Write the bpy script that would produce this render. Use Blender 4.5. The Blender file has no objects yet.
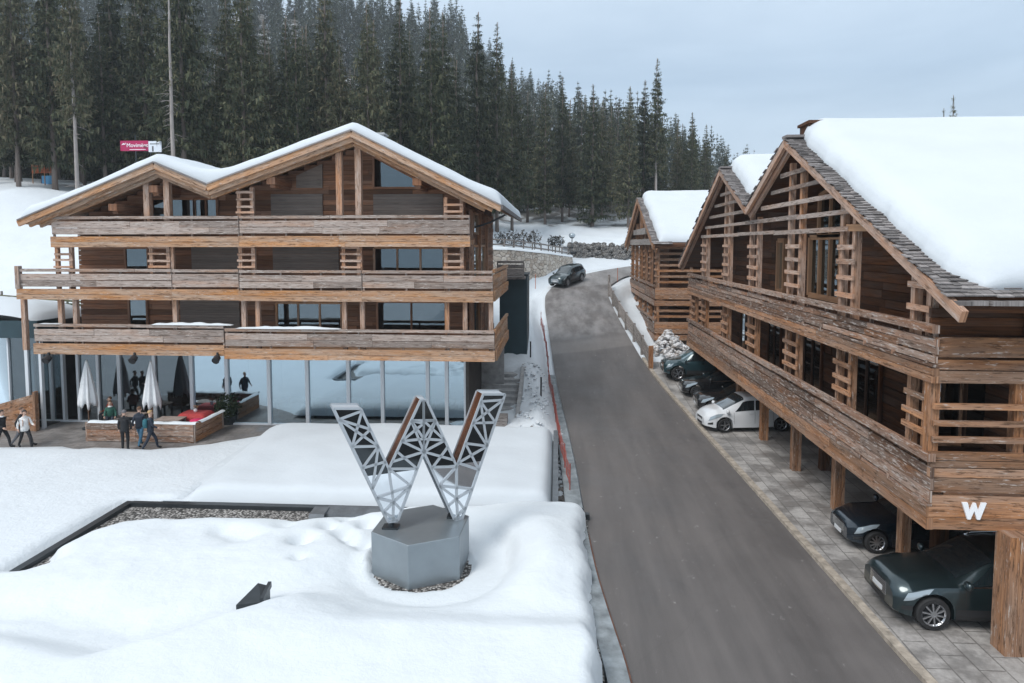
import bpy, bmesh, math, random
import numpy as np
from mathutils import Vector, Matrix, noise as mnoise
random.seed(7)
RN = np.random.RandomState(11)
PI = math.pi
SC = bpy.context.scene
COL = SC.collection

# ---------------------------------------------------------------- camera model
F, CH, PITCH, YAW = 683.0, 9.0, math.radians(4), math.atan(45 / 683)
V0 = 245 + F * math.tan(PITCH)
_cy, _sy, _cp, _sp = math.cos(YAW), math.sin(YAW), math.cos(PITCH), math.sin(PITCH)
CR = np.array((_cy, _sy, 0.0)); CF = np.array((-_sy * _cp, _cy * _cp, -_sp)); CU = np.array((-_sy * _sp, _cy * _sp, _cp))
def ray(px, py): return CF + (px - 512) / F * CR + (V0 - py) / F * CU
def atY(px, py, y):
    d = ray(px, py); t = y / d[1]; return Vector((d[0] * t, y, CH + d[2] * t))
def atZ(px, py, z):
    d = ray(px, py); t = (z - CH) / d[2]; return Vector((d[0] * t, d[1] * t, z))

# ---------------------------------------------------------------- materials
MATS = {}
def newmat(name):
    m = bpy.data.materials.new(name); m.use_nodes = True
    nt = m.node_tree; b = nt.nodes['Principled BSDF']
    MATS[name] = m
    return m, nt, b
def N(nt, t, **kw):
    n = nt.nodes.new(t)
    for k, v in kw.items(): setattr(n, k, v)
    return n
def ln(nt, a, b): nt.links.new(a, b)
def ramp(nt, fac, stops):
    r = N(nt, 'ShaderNodeValToRGB')
    while len(r.color_ramp.elements) < len(stops): r.color_ramp.elements.new(0.5)
    for e, (p, c) in zip(r.color_ramp.elements, stops):
        e.position = p; e.color = (c[0], c[1], c[2], 1)
    ln(nt, fac, r.inputs[0]); return r.outputs[0]
def mix(nt, fac, a, b, bt='MIX'):
    m = N(nt, 'ShaderNodeMix', data_type='RGBA', blend_type=bt)
    for i, x in ((0, fac), (6, a), (7, b)):
        if hasattr(x, 'default_value') or hasattr(x, 'is_linked'): ln(nt, x, m.inputs[i])
        else: m.inputs[i].default_value = x if i == 0 else (x[0], x[1], x[2], 1)
    return m.outputs[2]
def math_(nt, op, a, b=None, c=None):
    m = N(nt, 'ShaderNodeMath', operation=op)
    for i, x in enumerate((a, b, c)):
        if x is None: continue
        if hasattr(x, 'is_linked'): ln(nt, x, m.inputs[i])
        else: m.inputs[i].default_value = x
    return m.outputs[0]
def mapping(nt, vec, sc=(1, 1, 1), loc=None):
    m = N(nt, 'ShaderNodeMapping'); m.inputs['Scale'].default_value = sc
    ln(nt, vec, m.inputs['Vector'])
    return m.outputs[0]
def noise(nt, vec, scale, detail=4, rough=.55, dist=0):
    n = N(nt, 'ShaderNodeTexNoise'); n.inputs['Scale'].default_value = scale
    n.inputs['Detail'].default_value = detail; n.inputs['Roughness'].default_value = rough
    n.inputs['Distortion'].default_value = dist
    if vec is not None: ln(nt, vec, n.inputs['Vector'])
    return n.outputs[0]
def bump(nt, b, h, strength, dist=.02):
    n = N(nt, 'ShaderNodeBump'); n.inputs['Strength'].default_value = strength; n.inputs['Distance'].default_value = dist
    ln(nt, h, n.inputs['Height']); ln(nt, n.outputs[0], b.inputs['Normal'])
def plain(name, col, rough=.5, metal=0, var=0, vscale=3, coat=0, spec=.5):
    m, nt, b = newmat(name)
    b.inputs['Roughness'].default_value = rough; b.inputs['Metallic'].default_value = metal
    b.inputs['Coat Weight'].default_value = coat; b.inputs['Specular IOR Level'].default_value = spec
    b.inputs['Coat Roughness'].default_value = .05
    if var:
        tc = N(nt, 'ShaderNodeTexCoord')
        n = noise(nt, tc.outputs['Object'], vscale, 5, .6)
        lo = [c * (1 - var) for c in col]; hi = [min(1, c * (1 + var)) for c in col]
        ln(nt, ramp(nt, n, [(.3, lo), (.7, hi)]), b.inputs['Base Color'])
    else: b.inputs['Base Color'].default_value = (*col, 1)
    return m
def wood(name, dark, light, grey, gamt, rvar=.35, chips=0.0, sat=1.32):
    """weathered timber: grain follows the long side of every board (UV), tone varies per board"""
    m, nt, b = newmat(name)
    uv = N(nt, 'ShaderNodeUVMap'); geo = N(nt, 'ShaderNodeNewGeometry')
    rnd = geo.outputs['Random Per Island']
    comb = N(nt, 'ShaderNodeCombineXYZ'); ln(nt, math_(nt, 'MULTIPLY', rnd, 97.0), comb.inputs[2])
    add = N(nt, 'ShaderNodeVectorMath', operation='ADD'); ln(nt, uv.outputs[0], add.inputs[0]); ln(nt, comb.outputs[0], add.inputs[1])
    v = add.outputs[0]
    g1 = noise(nt, mapping(nt, v, (.9, 16, 1)), 1.0, 5, .65, .4)
    g2 = noise(nt, mapping(nt, v, (.35, 2.2, 1)), 1.0, 4, .6)
    g3 = noise(nt, mapping(nt, v, (1.6, 42, 1)), 1.0, 3, .6)
    c = ramp(nt, g1, [(.28, dark), (.72, light)])
    gm = ramp(nt, g2, [(.5 - gamt * .5, (0, 0, 0)), (.72 - gamt * .35, (1, 1, 1))])
    gcol = ramp(nt, g3, [(.3, [x * .5 for x in grey]), (.7, grey)])
    c = mix(nt, math_(nt, 'MULTIPLY', gm, min(1, .35 + gamt)), c, gcol)
    val = math_(nt, 'MULTIPLY_ADD', rnd, 2 * rvar, 1 - rvar)
    hsv = N(nt, 'ShaderNodeHueSaturation'); ln(nt, c, hsv.inputs['Color']); ln(nt, val, hsv.inputs['Value']); hsv.inputs['Saturation'].default_value = sat; hsv.inputs['Hue'].default_value = .491
    c = hsv.outputs[0]
    # dark checks and gaps along the grain
    ck = ramp(nt, g3, [(.27, (1, 1, 1)), (.36, (0, 0, 0))])
    c = mix(nt, math_(nt, 'MULTIPLY', ck, .65), c, [x * .25 for x in dark])
    if chips:
        n4 = noise(nt, mapping(nt, v, (3.0, 17, 1)), 1.0, 4, .7)
        cm = ramp(nt, n4, [(.60 - chips * .08, (0, 0, 0)), (.68 - chips * .08, (1, 1, 1))])
        c = mix(nt, math_(nt, 'MULTIPLY', cm, .75), c, (.50, .45, .41))
        n5 = noise(nt, mapping(nt, v, (1.8, 14, 1)), 1.3, 4, .7)
        cm2 = ramp(nt, n5, [(.36, (1, 1, 1)), (.46, (0, 0, 0))])
        c = mix(nt, math_(nt, 'MULTIPLY', cm2, .8), c, [x * .4 for x in dark])
    ln(nt, c, b.inputs['Base Color'])
    b.inputs['Roughness'].default_value = .8; b.inputs['Specular IOR Level'].default_value = .25
    bump(nt, b, g3, .5, .012)
    return m
wood('wood_light', (.25, .135, .072), (.54, .36, .225), (.50, .42, .35), .38, .25, .25)
wood('wood_post', (.29, .165, .10), (.54, .37, .26), (.50, .43, .38), .42, .22, .2)
wood('wood_wall', (.115, .058, .032), (.35, .20, .118), (.27, .20, .155), .28, .45, 0, 1.12)
wood('wood_rail', (.19, .115, .075), (.42, .31, .235), (.40, .35, .315), .62, .32, .45)
wood('wood_worn', (.10, .050, .028), (.34, .20, .118), (.33, .275, .235), .42, .5, .8, 1.2)
wood('wood_brown', (.135, .068, .036), (.46, .275, .155), (.36, .28, .22), .32, .36, .15, 1.16)
wood('wood_dark', (.034, .019, .012), (.125, .070, .042), (.10, .08, .068), .25, .4)
wood('wood_grey', (.12, .10, .088), (.27, .24, .22), (.30, .28, .265), .75, .35, .3)
wood('wood_yellow', (.30, .17, .085), (.45, .28, .15), (.4, .3, .2), .1, .1, 0, 1.0)
wood('shingle', (.075, .066, .062), (.20, .18, .17), (.26, .245, .24), .65, .45)
wood('shutter', (.17, .14, .118), (.28, .24, .205), (.25, .22, .195), .4, .12, 0, 1.0)
wood('bark', (.085, .065, .052), (.20, .165, .14), (.25, .22, .20), .5, .3)
wood('bark_pale', (.20, .17, .15), (.38, .34, .31), (.42, .39, .37), .7, .2)

def snowmat(name, c=(.86, .885, .915), big=.35, fine=.25, dirt=0, forest=False):
    m, nt, b = newmat(name)
    tc = N(nt, 'ShaderNodeTexCoord'); v = tc.outputs['Object']
    n1 = noise(nt, v, .6, 5, .55); n2 = noise(nt, v, 6, 6, .6); n3 = noise(nt, v, 45, 2, .5)
    col = ramp(nt, n1, [(.3, [x * .95 for x in c]), (.7, c)])
    if dirt:
        nd = noise(nt, v, 1.7, 8, .72)
        dm = ramp(nt, nd, [(.56 - dirt * .1, (0, 0, 0)), (.66 - dirt * .1, (1, 1, 1))])
        col = mix(nt, math_(nt, 'MULTIPLY', dm, .8), col, (.17, .13, .10))
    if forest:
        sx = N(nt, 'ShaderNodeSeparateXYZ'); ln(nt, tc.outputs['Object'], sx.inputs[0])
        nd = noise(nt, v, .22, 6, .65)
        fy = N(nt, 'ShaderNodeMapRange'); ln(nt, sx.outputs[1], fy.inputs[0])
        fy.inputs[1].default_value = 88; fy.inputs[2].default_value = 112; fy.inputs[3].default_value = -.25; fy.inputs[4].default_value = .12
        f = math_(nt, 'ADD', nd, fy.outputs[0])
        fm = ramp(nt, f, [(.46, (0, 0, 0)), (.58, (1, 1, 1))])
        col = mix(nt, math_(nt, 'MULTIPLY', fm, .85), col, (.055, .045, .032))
    ln(nt, col, b.inputs['Base Color'])
    b.inputs['Roughness'].default_value = .65; b.inputs['Specular IOR Level'].default_value = .2
    h = math_(nt, 'ADD', math_(nt, 'MULTIPLY', n2, big), math_(nt, 'MULTIPLY', n3, fine * .35))
    h = math_(nt, 'ADD', h, math_(nt, 'MULTIPLY', noise(nt, v, 1.8, 4, .6), big * 1.6))
    bump(nt, b, h, .45, .12)
    return m
snowmat('snow', (.645, .685, .715)); snowmat('snow_ground', (.625, .665, .70), .6, .4, forest=True)
snowmat('snow_bank', (.64, .675, .705), .9, .5, dirt=.05); snowmat('snow_dirty', (.70, .70, .71), .9, .5, dirt=.9)
snowmat('snow_roof', (.57, .61, .645), .18, .15)

def gravel(name, lo, hi, sc=14):
    m, nt, b = newmat(name)
    tc = N(nt, 'ShaderNodeTexCoord')
    vo = N(nt, 'ShaderNodeTexVoronoi'); vo.inputs['Scale'].default_value = sc; ln(nt, tc.outputs['Object'], vo.inputs['Vector'])
    sx = N(nt, 'ShaderNodeSeparateColor'); ln(nt, vo.outputs['Color'], sx.inputs[0])
    c = ramp(nt, sx.outputs[0], [(0, lo), (.6, [(a + b_) / 2 for a, b_ in zip(lo, hi)]), (1, hi)])
    c = mix(nt, ramp(nt, vo.outputs['Distance'], [(.35, (0, 0, 0)), (.7, (1, 1, 1))]), c, (.03, .028, .026))
    ln(nt, c, b.inputs['Base Color']); b.inputs['Roughness'].default_value = .9
    bump(nt, b, math_(nt, 'SUBTRACT', 1.0, vo.outputs['Distance']), .8, .05)
gravel('gravel', (.10, .092, .085), (.50, .48, .46))
gravel('gravel_dark', (.035, .03, .027), (.20, .18, .165), 16)

def stone(name):
    m, nt, b = newmat(name)
    tc = N(nt, 'ShaderNodeTexCoord')
    v = mapping(nt, tc.outputs['Object'], (1, 1, 1.7))
    vo = N(nt, 'ShaderNodeTexVoronoi'); vo.inputs['Scale'].default_value = 1.5; ln(nt, v, vo.inputs['Vector'])
    ve = N(nt, 'ShaderNodeTexVoronoi', feature='DISTANCE_TO_EDGE'); ve.inputs['Scale'].default_value = 1.5; ln(nt, v, ve.inputs['Vector'])
    sx = N(nt, 'ShaderNodeSeparateColor'); ln(nt, vo.outputs['Color'], sx.inputs[0])
    c = ramp(nt, sx.outputs[0], [(0, (.36, .28, .21)), (.5, (.52, .45, .37)), (1, (.66, .60, .53))])
    n = noise(nt, tc.outputs['Object'], 5, 5)
    c = mix(nt, .35, c, ramp(nt, n, [(.3, (.18, .14, .11)), (.7, (.6, .55, .5))]))
    c = mix(nt, ramp(nt, ve.outputs[0], [(.0, (1, 1, 1)), (.09, (0, 0, 0))]), c, (.14, .12, .105))
    ln(nt, c, b.inputs['Base Color']); b.inputs['Roughness'].default_value = .9
    bump(nt, b, ve.outputs[0], .8, .1)
stone('stone')

def asphalt():
    m, nt, b = newmat('asphalt')
    tc = N(nt, 'ShaderNodeTexCoord'); v = tc.outputs['Object']
    n1 = noise(nt, v, .35, 5, .6); n2 = noise(nt, v, 60, 2, .5)
    n3 = noise(nt, mapping(nt, v, (1.2, .09, 1)), 1.0, 4, .6)           # tyre-worn lanes along the road
    c = ramp(nt, n1, [(.3, (.066, .058, .056)), (.7, (.125, .110, .104))])
    c = mix(nt, .38, c, ramp(nt, n3, [(.38, (.050, .045, .044)), (.62, (.165, .148, .141))]))
    sx = N(nt, 'ShaderNodeSeparateXYZ'); ln(nt, v, sx.inputs[0])
    # older, paler surface uphill; two resurfaced patches with slightly crooked joints
    wob = math_(nt, 'MULTIPLY', noise(nt, v, .5, 2), .5)
    yy = math_(nt, 'ADD', math_(nt, 'MULTIPLY_ADD', sx.outputs[0], -.35, sx.outputs[1]), wob)
    def step(a, bb):
        mr = N(nt, 'ShaderNodeMapRange'); ln(nt, yy, mr.inputs[0]); mr.inputs[1].default_value = a; mr.inputs[2].default_value = bb; return mr.outputs[0]
    up = step(47.5, 47.9); pale = math_(nt, 'SUBTRACT', step(30.2, 30.5), step(32.4, 33.2))
    n4 = noise(nt, mapping(nt, v, (.9, .25, 1)), 1.0, 5, .65)
    c = mix(nt, math_(nt, 'MULTIPLY', up, .8), c, ramp(nt, n4, [(.35, (.17, .162, .16)), (.62, (.36, .35, .348))]))
    c = mix(nt, math_(nt, 'MULTIPLY', pale, .3), c, (.30, .27, .25))
    mid = math_(nt, 'MULTIPLY', step(33, 34), math_(nt, 'SUBTRACT', 1.0, up))
    c = mix(nt, math_(nt, 'MULTIPLY', mid, ramp(nt, n4, [(.40, (0, 0, 0)), (.62, (.8, .8, .8))])), c, (.29, .275, .27))
    # dried salt and snow flecks
    n5 = noise(nt, mapping(nt, v, (3, 1.6, 1)), 1.3, 5, .7)
    c = mix(nt, math_(nt, 'MULTIPLY', ramp(nt, n5, [(.64, (0, 0, 0)), (.71, (1, 1, 1))]), .6), c, (.42, .40, .39))
    ckn = N(nt, 'ShaderNodeTexVoronoi', feature='DISTANCE_TO_EDGE'); ckn.inputs['Scale'].default_value = .22; dv_ = N(nt, 'ShaderNodeVectorMath', operation='ADD'); ln(nt, v, dv_.inputs[0]); nn_ = N(nt, 'ShaderNodeTexNoise'); nn_.inputs['Scale'].default_value = .9; ln(nt, v, nn_.inputs['Vector']); ln(nt, nn_.outputs['Color'], dv_.inputs[1]); ln(nt, dv_.outputs[0], ckn.inputs['Vector'])
    c = mix(nt, math_(nt, 'MULTIPLY', ramp(nt, ckn.outputs[0], [(0, (1, 1, 1)), (.005, (0, 0, 0))]), .22), c, (.03, .027, .026))
    c = mix(nt, .3, c, ramp(nt, n2, [(.35, (.05, .046, .044)), (.65, (.2, .19, .185))]))
    ln(nt, c, b.inputs['Base Color'])
    ln(nt, ramp(nt, n1, [(.35, (.5, .5, .5)), (.65, (.8, .8, .8))]), b.inputs['Roughness'])
    bump(nt, b, n2, .35, .01)
asphalt()
def pavers(name, lo, hi, w, h, mortar, wet=.5, rot=0):
    m, nt, b = newmat(name)
    tc = N(nt, 'ShaderNodeTexCoord')
    mp = N(nt, 'ShaderNodeMapping'); mp.inputs['Rotation'].default_value = (0, 0, rot); ln(nt, tc.outputs['Object'], mp.inputs['Vector'])
    br = N(nt, 'ShaderNodeTexBrick'); br.inputs['Scale'].default_value = 1
    br.inputs['Brick Width'].default_value = w; br.inputs['Row Height'].default_value = h
    br.inputs['Mortar Size'].default_value = .018; br.inputs['Color1'].default_value = (*lo, 1); br.inputs['Color2'].default_value = (*hi, 1)
    br.inputs['Mortar'].default_value = (*mortar, 1); ln(nt, mp.outputs[0], br.inputs['Vector'])
    n = noise(nt, tc.outputs['Object'], .9, 6, .68); n2 = noise(nt, tc.outputs['Object'], 9, 4, .6)
    c = mix(nt, .4, br.outputs[0], ramp(nt, n2, [(.3, [x * .6 for x in lo]), (.7, hi)]))
    c = mix(nt, math_(nt, 'MULTIPLY', ramp(nt, n, [(.42, (1, 1, 1)), (.58, (0, 0, 0))]), wet), c, [x * .35 for x in lo])
    ln(nt, c, b.inputs['Base Color'])
    ln(nt, ramp(nt, n, [(.4, (.35, .35, .35)), (.6, (.85, .85, .85))]), b.inputs['Roughness'])
pavers('pavers', (.30, .28, .265), (.46, .44, .42), 1.0, .55, (.07, .062, .056), .6, PI / 2)
pavers('terrace_paving', (.19, .175, .165), (.27, .25, .24), .6, .3, (.10, .09, .085), .45)

plain('concrete', (.30, .30, .30), .85, 0, .3, 2.5); plain('kerb_stone', (.33, .285, .235), .85, 0, .4, 4)
plain('concrete_blue', (.20, .222, .235), .85, 0, .45, 2.2)
plain('rust', (.16, .075, .05), .85, 0, .4, 5)
plain('dark_metal', (.045, .052, .058), .4, .5, .2, 2); plain('black', (.012, .012, .014), .5)
plain('tower', (.014, .040, .052), .5, 0, .2, 1.0); plain('white_metal', (.62, .65, .68), .4, .1)
plain('zinc', (.17, .185, .20), .45, .6, .25, 3)
plain('pedestal', (.25, .285, .31), .34, .55, .06, 2); plain('lattice', (.40, .43, .46), .45, .15)
plain('dark_reflection', (.055, .062, .068), .07, .9); plain('mirror', (.80, .84, .88), .05, 1.0)  # dark reflection on the W is put into the metal colour
plain('brown_reflection', (.28, .115, .055), .22, .9, .5, 4)  # brown reflection on the W sides, put into the metal colour
plain('sign_white', (.85, .86, .88), .5); plain('sign_pink', (.40, .008, .085), .5); plain('sign_panel', (.68, .72, .78), .5)
plain('canvas', (.78, .79, .80), .85, 0, .06, 6); plain('red_cloth', (.42, .05, .05), .9, 0, .2, 8); plain('pink_cloth', (.55, .02, .10), .8)
plain('orange_net', (.42, .10, .035), .8); plain('red_net', (.27, .06, .045), .8, 0, .3, 5); plain('blue_cloth', (.08, .28, .5), .8)
plain('tyre', (.018, .018, .019), .8); plain('rim', (.42, .43, .45), .3, .9); plain('plastic', (.02, .021, .023), .55)
plain('chrome', (.7, .72, .74), .15, 1); plain('lamp_glass', (.34, .40, .44), .1, .2, 0, 3, 1); plain('tail', (.35, .02, .02), .2)
plain('plate', (.55, .56, .57), .4)
plain('car_green', (.022, .040, .046), .28, .6, 0, 3, 1); plain('car_teal', (.02, .052, .062), .3, .4, 0, 3, 1); plain('car_black', (.012, .013, .015), .25, .3, 0, 3, 1)
plain('car_white', (.62, .64, .66), .3, 0, 0, 3, 1); plain('car_blue', (.010, .020, .032), .25, .5, 0, 3, 1)
plain('car_window', (.012, .020, .024), .06, 0, 0, 3, 1, .8); plain('windscreen_light', (.10, .17, .20), .06, 0, 0, 3, 1, .8)
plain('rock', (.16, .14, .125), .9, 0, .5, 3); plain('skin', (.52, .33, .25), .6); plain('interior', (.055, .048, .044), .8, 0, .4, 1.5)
for nm, c in (('cloth_black', (.014, .015, .018)), ('cloth_navy', (.018, .026, .042)), ('cloth_teal', (.02, .11, .14)), ('cloth_denim', (.06, .16, .25)), ('cloth_white', (.68, .67, .66)),
              ('cloth_green', (.025, .10, .075)), ('cloth_red', (.30, .05, .03)), ('cloth_tan', (.38, .19, .11)), ('cloth_grey', (.12, .12, .13))): plain(nm, c, .85, 0, .2, 9)
plain('hair_brown', (.10, .05, .025), .6); plain('hair_dark', (.02, .015, .012), .6); plain('hair_blond', (.38, .25, .12), .6); plain('stem', (.08, .06, .04), .9)

def glassmat(name, base, refl_tint, lw, tr):
    m, nt, b = newmat(name)
    out = [n for n in nt.nodes if n.type == 'OUTPUT_MATERIAL'][0]
    gl = N(nt, 'ShaderNodeBsdfGlossy'); gl.inputs['Roughness'].default_value = .03; gl.inputs['Color'].default_value = (*refl_tint, 1)
    t = N(nt, 'ShaderNodeBsdfTransparent'); t.inputs['Color'].default_value = (*tr, 1)
    tc = N(nt, 'ShaderNodeTexCoord')
    f = N(nt, 'ShaderNodeFresnel'); f.inputs[0].default_value = 1.5
    fac = math_(nt, 'ADD', f.outputs[0], lw)
    h = noise(nt, tc.outputs['Object'], .7, 2)
    bp = N(nt, 'ShaderNodeBump'); bp.inputs['Strength'].default_value = .02; bp.inputs['Distance'].default_value = .3; ln(nt, h, bp.inputs['Height']); ln(nt, bp.outputs[0], gl.inputs['Normal'])
    ms = N(nt, 'ShaderNodeMixShader'); ln(nt, fac, ms.inputs[0]); ln(nt, t.outputs[0], ms.inputs[1]); ln(nt, gl.outputs[0], ms.inputs[2]); ln(nt, ms.outputs[0], out.inputs['Surface'])
glassmat('glass', (0, 0, 0), (.70, .88, 1.0), .52, (.55, .66, .70))
glassmat('glass_dark', (0, 0, 0), (.72, .84, .92), .13, (.35, .42, .45))

def foliage(name, a, b_, c_, snow=0.0):
    m, nt, b = newmat(name)
    geo = N(nt, 'ShaderNodeNewGeometry'); oi = N(nt, 'ShaderNodeObjectInfo'); tc = N(nt, 'ShaderNodeTexCoord')
    n = noise(nt, tc.outputs['Object'], .55, 3, .6)
    f = math_(nt, 'ADD', math_(nt, 'MULTIPLY', geo.outputs['Random Per Island'], .5), math_(nt, 'MULTIPLY', n, .5))
    c = ramp(nt, f, [(.2, a), (.5, b_), (.8, c_)])
    hsv = N(nt, 'ShaderNodeHueSaturation'); ln(nt, c, hsv.inputs['Color'])
    ln(nt, math_(nt, 'MULTIPLY_ADD', oi.outputs['Random'], .9, .6), hsv.inputs['Value'])
    ln(nt, math_(nt, 'MULTIPLY_ADD', oi.outputs['Random'], -.08, .54), hsv.inputs['Hue'])
    c = hsv.outputs[0]
    if snow: c = mix(nt, ramp(nt, geo.outputs['Random Per Island'], [(.985 - snow, (0, 0, 0)), (1 - snow, (1, 1, 1))]), c, (.55, .6, .66))
    ln(nt, c, b.inputs['Base Color']); b.inputs['Roughness'].default_value = .75; b.inputs['Specular IOR Level'].default_value = .2
foliage('needles', (.026, .038, .026), (.076, .088, .050), (.145, .132, .074), .0)
foliage('needles_far', (.030, .042, .036), (.055, .070, .052), (.095, .100, .070), .05)
foliage('shrub', (.02, .035, .018), (.04, .06, .03), (.09, .09, .05))
foliage('twigs', (.025, .022, .018), (.05, .042, .032), (.09, .075, .055), .28)

# ---------------------------------------------------------------- mesh builder
ORG = {}
class MB:
    def __init__(s): s.v = []; s.f = []; s.uv = []; s.mi = []
    def face(s, pts, uvs=None, mi=0):
        i = len(s.v); s.v += [tuple(p) for p in pts]; s.f.append(tuple(range(i, i + len(pts))))
        s.uv.append(uvs or [(p[0], p[2] + p[1]) for p in pts]); s.mi.append(mi)
    def hexa(s, P, L, W, H, mi=0):
        """8 corners: P[0..3] start ring, P[4..7] end ring; L along 0->4"""
        i = len(s.v); s.v += [tuple(p) for p in P]
        o = random.random() * 10
        for q, (du, dv) in (((0, 1, 5, 4), (W, 0)), ((1, 2, 6, 5), (H, W)), ((2, 3, 7, 6), (W, W + H)), ((3, 0, 4, 7), (H, 2 * W + H))):
            s.f.append(tuple(i + k for k in q)); s.uv.append([(o, dv), (o, dv + du), (o + L, dv + du), (o + L, dv)]); s.mi.append(mi)
        for q in ((3, 2, 1, 0), (4, 5, 6, 7)):
            s.f.append(tuple(i + k for k in q)); s.uv.append([(o, 0), (o, W), (o + .02, W), (o + .02, 0)]); s.mi.append(mi)
    def beam(s, p0, p1, w, h, up=(0, 0, 1), mi=0, j=0.0):
        p0, p1 = Vector(p0), Vector(p1); d = p1 - p0; L = d.length
        if L < 1e-6: return
        d /= L; upv = Vector(up); sd = d.cross(upv)
        if sd.length < 1e-3: sd = d.cross(Vector((0, 1, 0)))
        sd.normalize(); u = sd.cross(d)
        def ring(p):
            jw, jh = (1 + random.uniform(-j, j)), (1 + random.uniform(-j, j))
            a, b = sd * w * .5 * jw, u * h * .5 * jh
            return [p - a - b, p + a - b, p + a + b, p - a + b]
        s.hexa(ring(p0) + ring(p1), L, w, h, mi)
    def box(s, x0, x1, y0, y1, z0, z1, mi=0, j=0.0):
        dx, dy, dz = abs(x1 - x0), abs(y1 - y0), abs(z1 - z0)
        cx, cy, cz = (x0 + x1) / 2, (y0 + y1) / 2, (z0 + z1) / 2
        if dx >= dy and dx >= dz: s.beam((x0, cy, cz), (x1, cy, cz), dy, dz, mi=mi, j=j)
        elif dy >= dz: s.beam((cx, y0, cz), (cx, y1, cz), dx, dz, mi=mi, j=j)
        else: s.beam((cx, cy, z0), (cx, cy, z1), dx, dy, up=(0, 1, 0), mi=mi, j=j)
    def prism(s, poly, a0, a1, axis='y', mi=0):
        """poly: list of 2d points in the two other axes"""
        def P(p, a): return {'y': (p[0], a, p[1]), 'x': (a, p[0], p[1]), 'z': (p[0], p[1], a)}[axis]
        n = len(poly); i = len(s.v)
        s.v += [P(p, a0) for p in poly] + [P(p, a1) for p in poly]
        for k in range(n):
            k2 = (k + 1) % n; l = math.dist(poly[k], poly[k2]); A = abs(a1 - a0)
            s.f.append((i + k, i + k2, i + n + k2, i + n + k))
            s.uv.append([(0, 0), (l, 0), (l, A), (0, A)] if l >= A else [(0, 0), (0, l), (A, l), (A, 0)]); s.mi.append(mi)
        s.f.append(tuple(i + k for k in range(n))[::-1]); s.uv.append([poly[k] for k in range(n)][::-1]); s.mi.append(mi)
        s.f.append(tuple(i + n + k for k in range(n))); s.uv.append([poly[k] for k in range(n)]); s.mi.append(mi)
    def cyl(s, p0, p1, r0, r1=None, n=8, mi=0, caps=True):
        r1 = r0 if r1 is None else r1
        p0, p1 = Vector(p0), Vector(p1); d = p1 - p0; L = d.length; d.normalize()
        a = d.orthogonal().normalized(); b = d.cross(a); i = len(s.v)
        for p, r in ((p0, r0), (p1, r1)):
            for k in range(n):
                t = 2 * PI * k / n; s.v.append(tuple(p + (a * math.cos(t) + b * math.sin(t)) * r))
        o = random.random() * 9
        for k in range(n):
            k2 = (k + 1) % n; s.f.append((i + k, i + k2, i + n + k2, i + n + k))
            c0, c1 = 2 * PI * r0 * k / n, 2 * PI * r0 * (k + 1) / n
            s.uv.append([(o, c0), (o, c1), (o + L, c1), (o + L, c0)]); s.mi.append(mi)
        if caps:
            s.f.append(tuple(i + k for k in range(n))[::-1]); s.uv.append([(0, 0)] * n); s.mi.append(mi)
            s.f.append(tuple(i + n + k for k in range(n))); s.uv.append([(0, 0)] * n); s.mi.append(mi)
    def tube(s, pts, rs, n=8, mi=0):
        pts = [Vector(p) for p in pts]; i0 = len(s.v); m = len(pts); a = None
        if not hasattr(rs, '__len__'): rs = [rs] * m
        ul = 0; us = [0]
        for k in range(1, m): ul += (pts[k] - pts[k - 1]).length; us.append(ul)
        for k, p in enumerate(pts):
            d = (pts[min(k + 1, m - 1)] - pts[max(k - 1, 0)]).normalized()
            a = d.orthogonal().normalized() if a is None else (a - d * a.dot(d)).normalized()
            b = d.cross(a)
            for q in range(n):
                t = 2 * PI * q / n; s.v.append(tuple(p + (a * math.cos(t) + b * math.sin(t)) * rs[k]))
        for k in range(m - 1):
            for q in range(n):
                q2 = (q + 1) % n
                s.f.append((i0 + k * n + q, i0 + k * n + q2, i0 + (k + 1) * n + q2, i0 + (k + 1) * n + q))
                w = 2 * PI * rs[k]; s.uv.append([(us[k], w * q / n), (us[k], w * (q + 1) / n), (us[k + 1], w * (q + 1) / n), (us[k + 1], w * q / n)]); s.mi.append(mi)
        for rr in (range(n - 1, -1, -1), range((m - 1) * n, m * n)):
            s.f.append(tuple(i0 + k for k in rr)); s.uv.append([(0, 0)] * n); s.mi.append(mi)
    def lathe(s, prof, c, n=16, axis='z', mi=0, caps=True):
        i = len(s.v); m = len(prof)
        for r, h in prof:
            for k in range(n):
                t = 2 * PI * k / n; a, b = r * math.cos(t), r * math.sin(t)
                s.v.append({'z': (c[0] + a, c[1] + b, c[2] + h), 'y': (c[0] + a, c[1] + h, c[2] + b), 'x': (c[0] + h, c[1] + a, c[2] + b)}[axis])
        for j in range(m - 1):
            for k in range(n):
                k2 = (k + 1) % n; s.f.append((i + j * n + k, i + j * n + k2, i + (j + 1) * n + k2, i + (j + 1) * n + k)); s.uv.append([(0, 0)] * 4); s.mi.append(mi)
        if not caps: return
        s.f.append(tuple(i + k for k in range(n))[::-1]); s.uv.append([(0, 0)] * n); s.mi.append(mi)
        s.f.append(tuple(i + (m - 1) * n + k for k in range(n))); s.uv.append([(0, 0)] * n); s.mi.append(mi)
    def grid(s, P, mi=0, flip=False):
        nu, nv = len(P), len(P[0]); i = len(s.v)
        for row in P: s.v += [tuple(p) for p in row]
        for a in range(nu - 1):
            for b in range(nv - 1):
                q = (i + a * nv + b, i + (a + 1) * nv + b, i + (a + 1) * nv + b + 1, i + a * nv + b + 1)
                s.f.append(q[::-1] if flip else q); s.uv.append([(s.v[k][0], s.v[k][1]) for k in s.f[-1]]); s.mi.append(mi)
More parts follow.
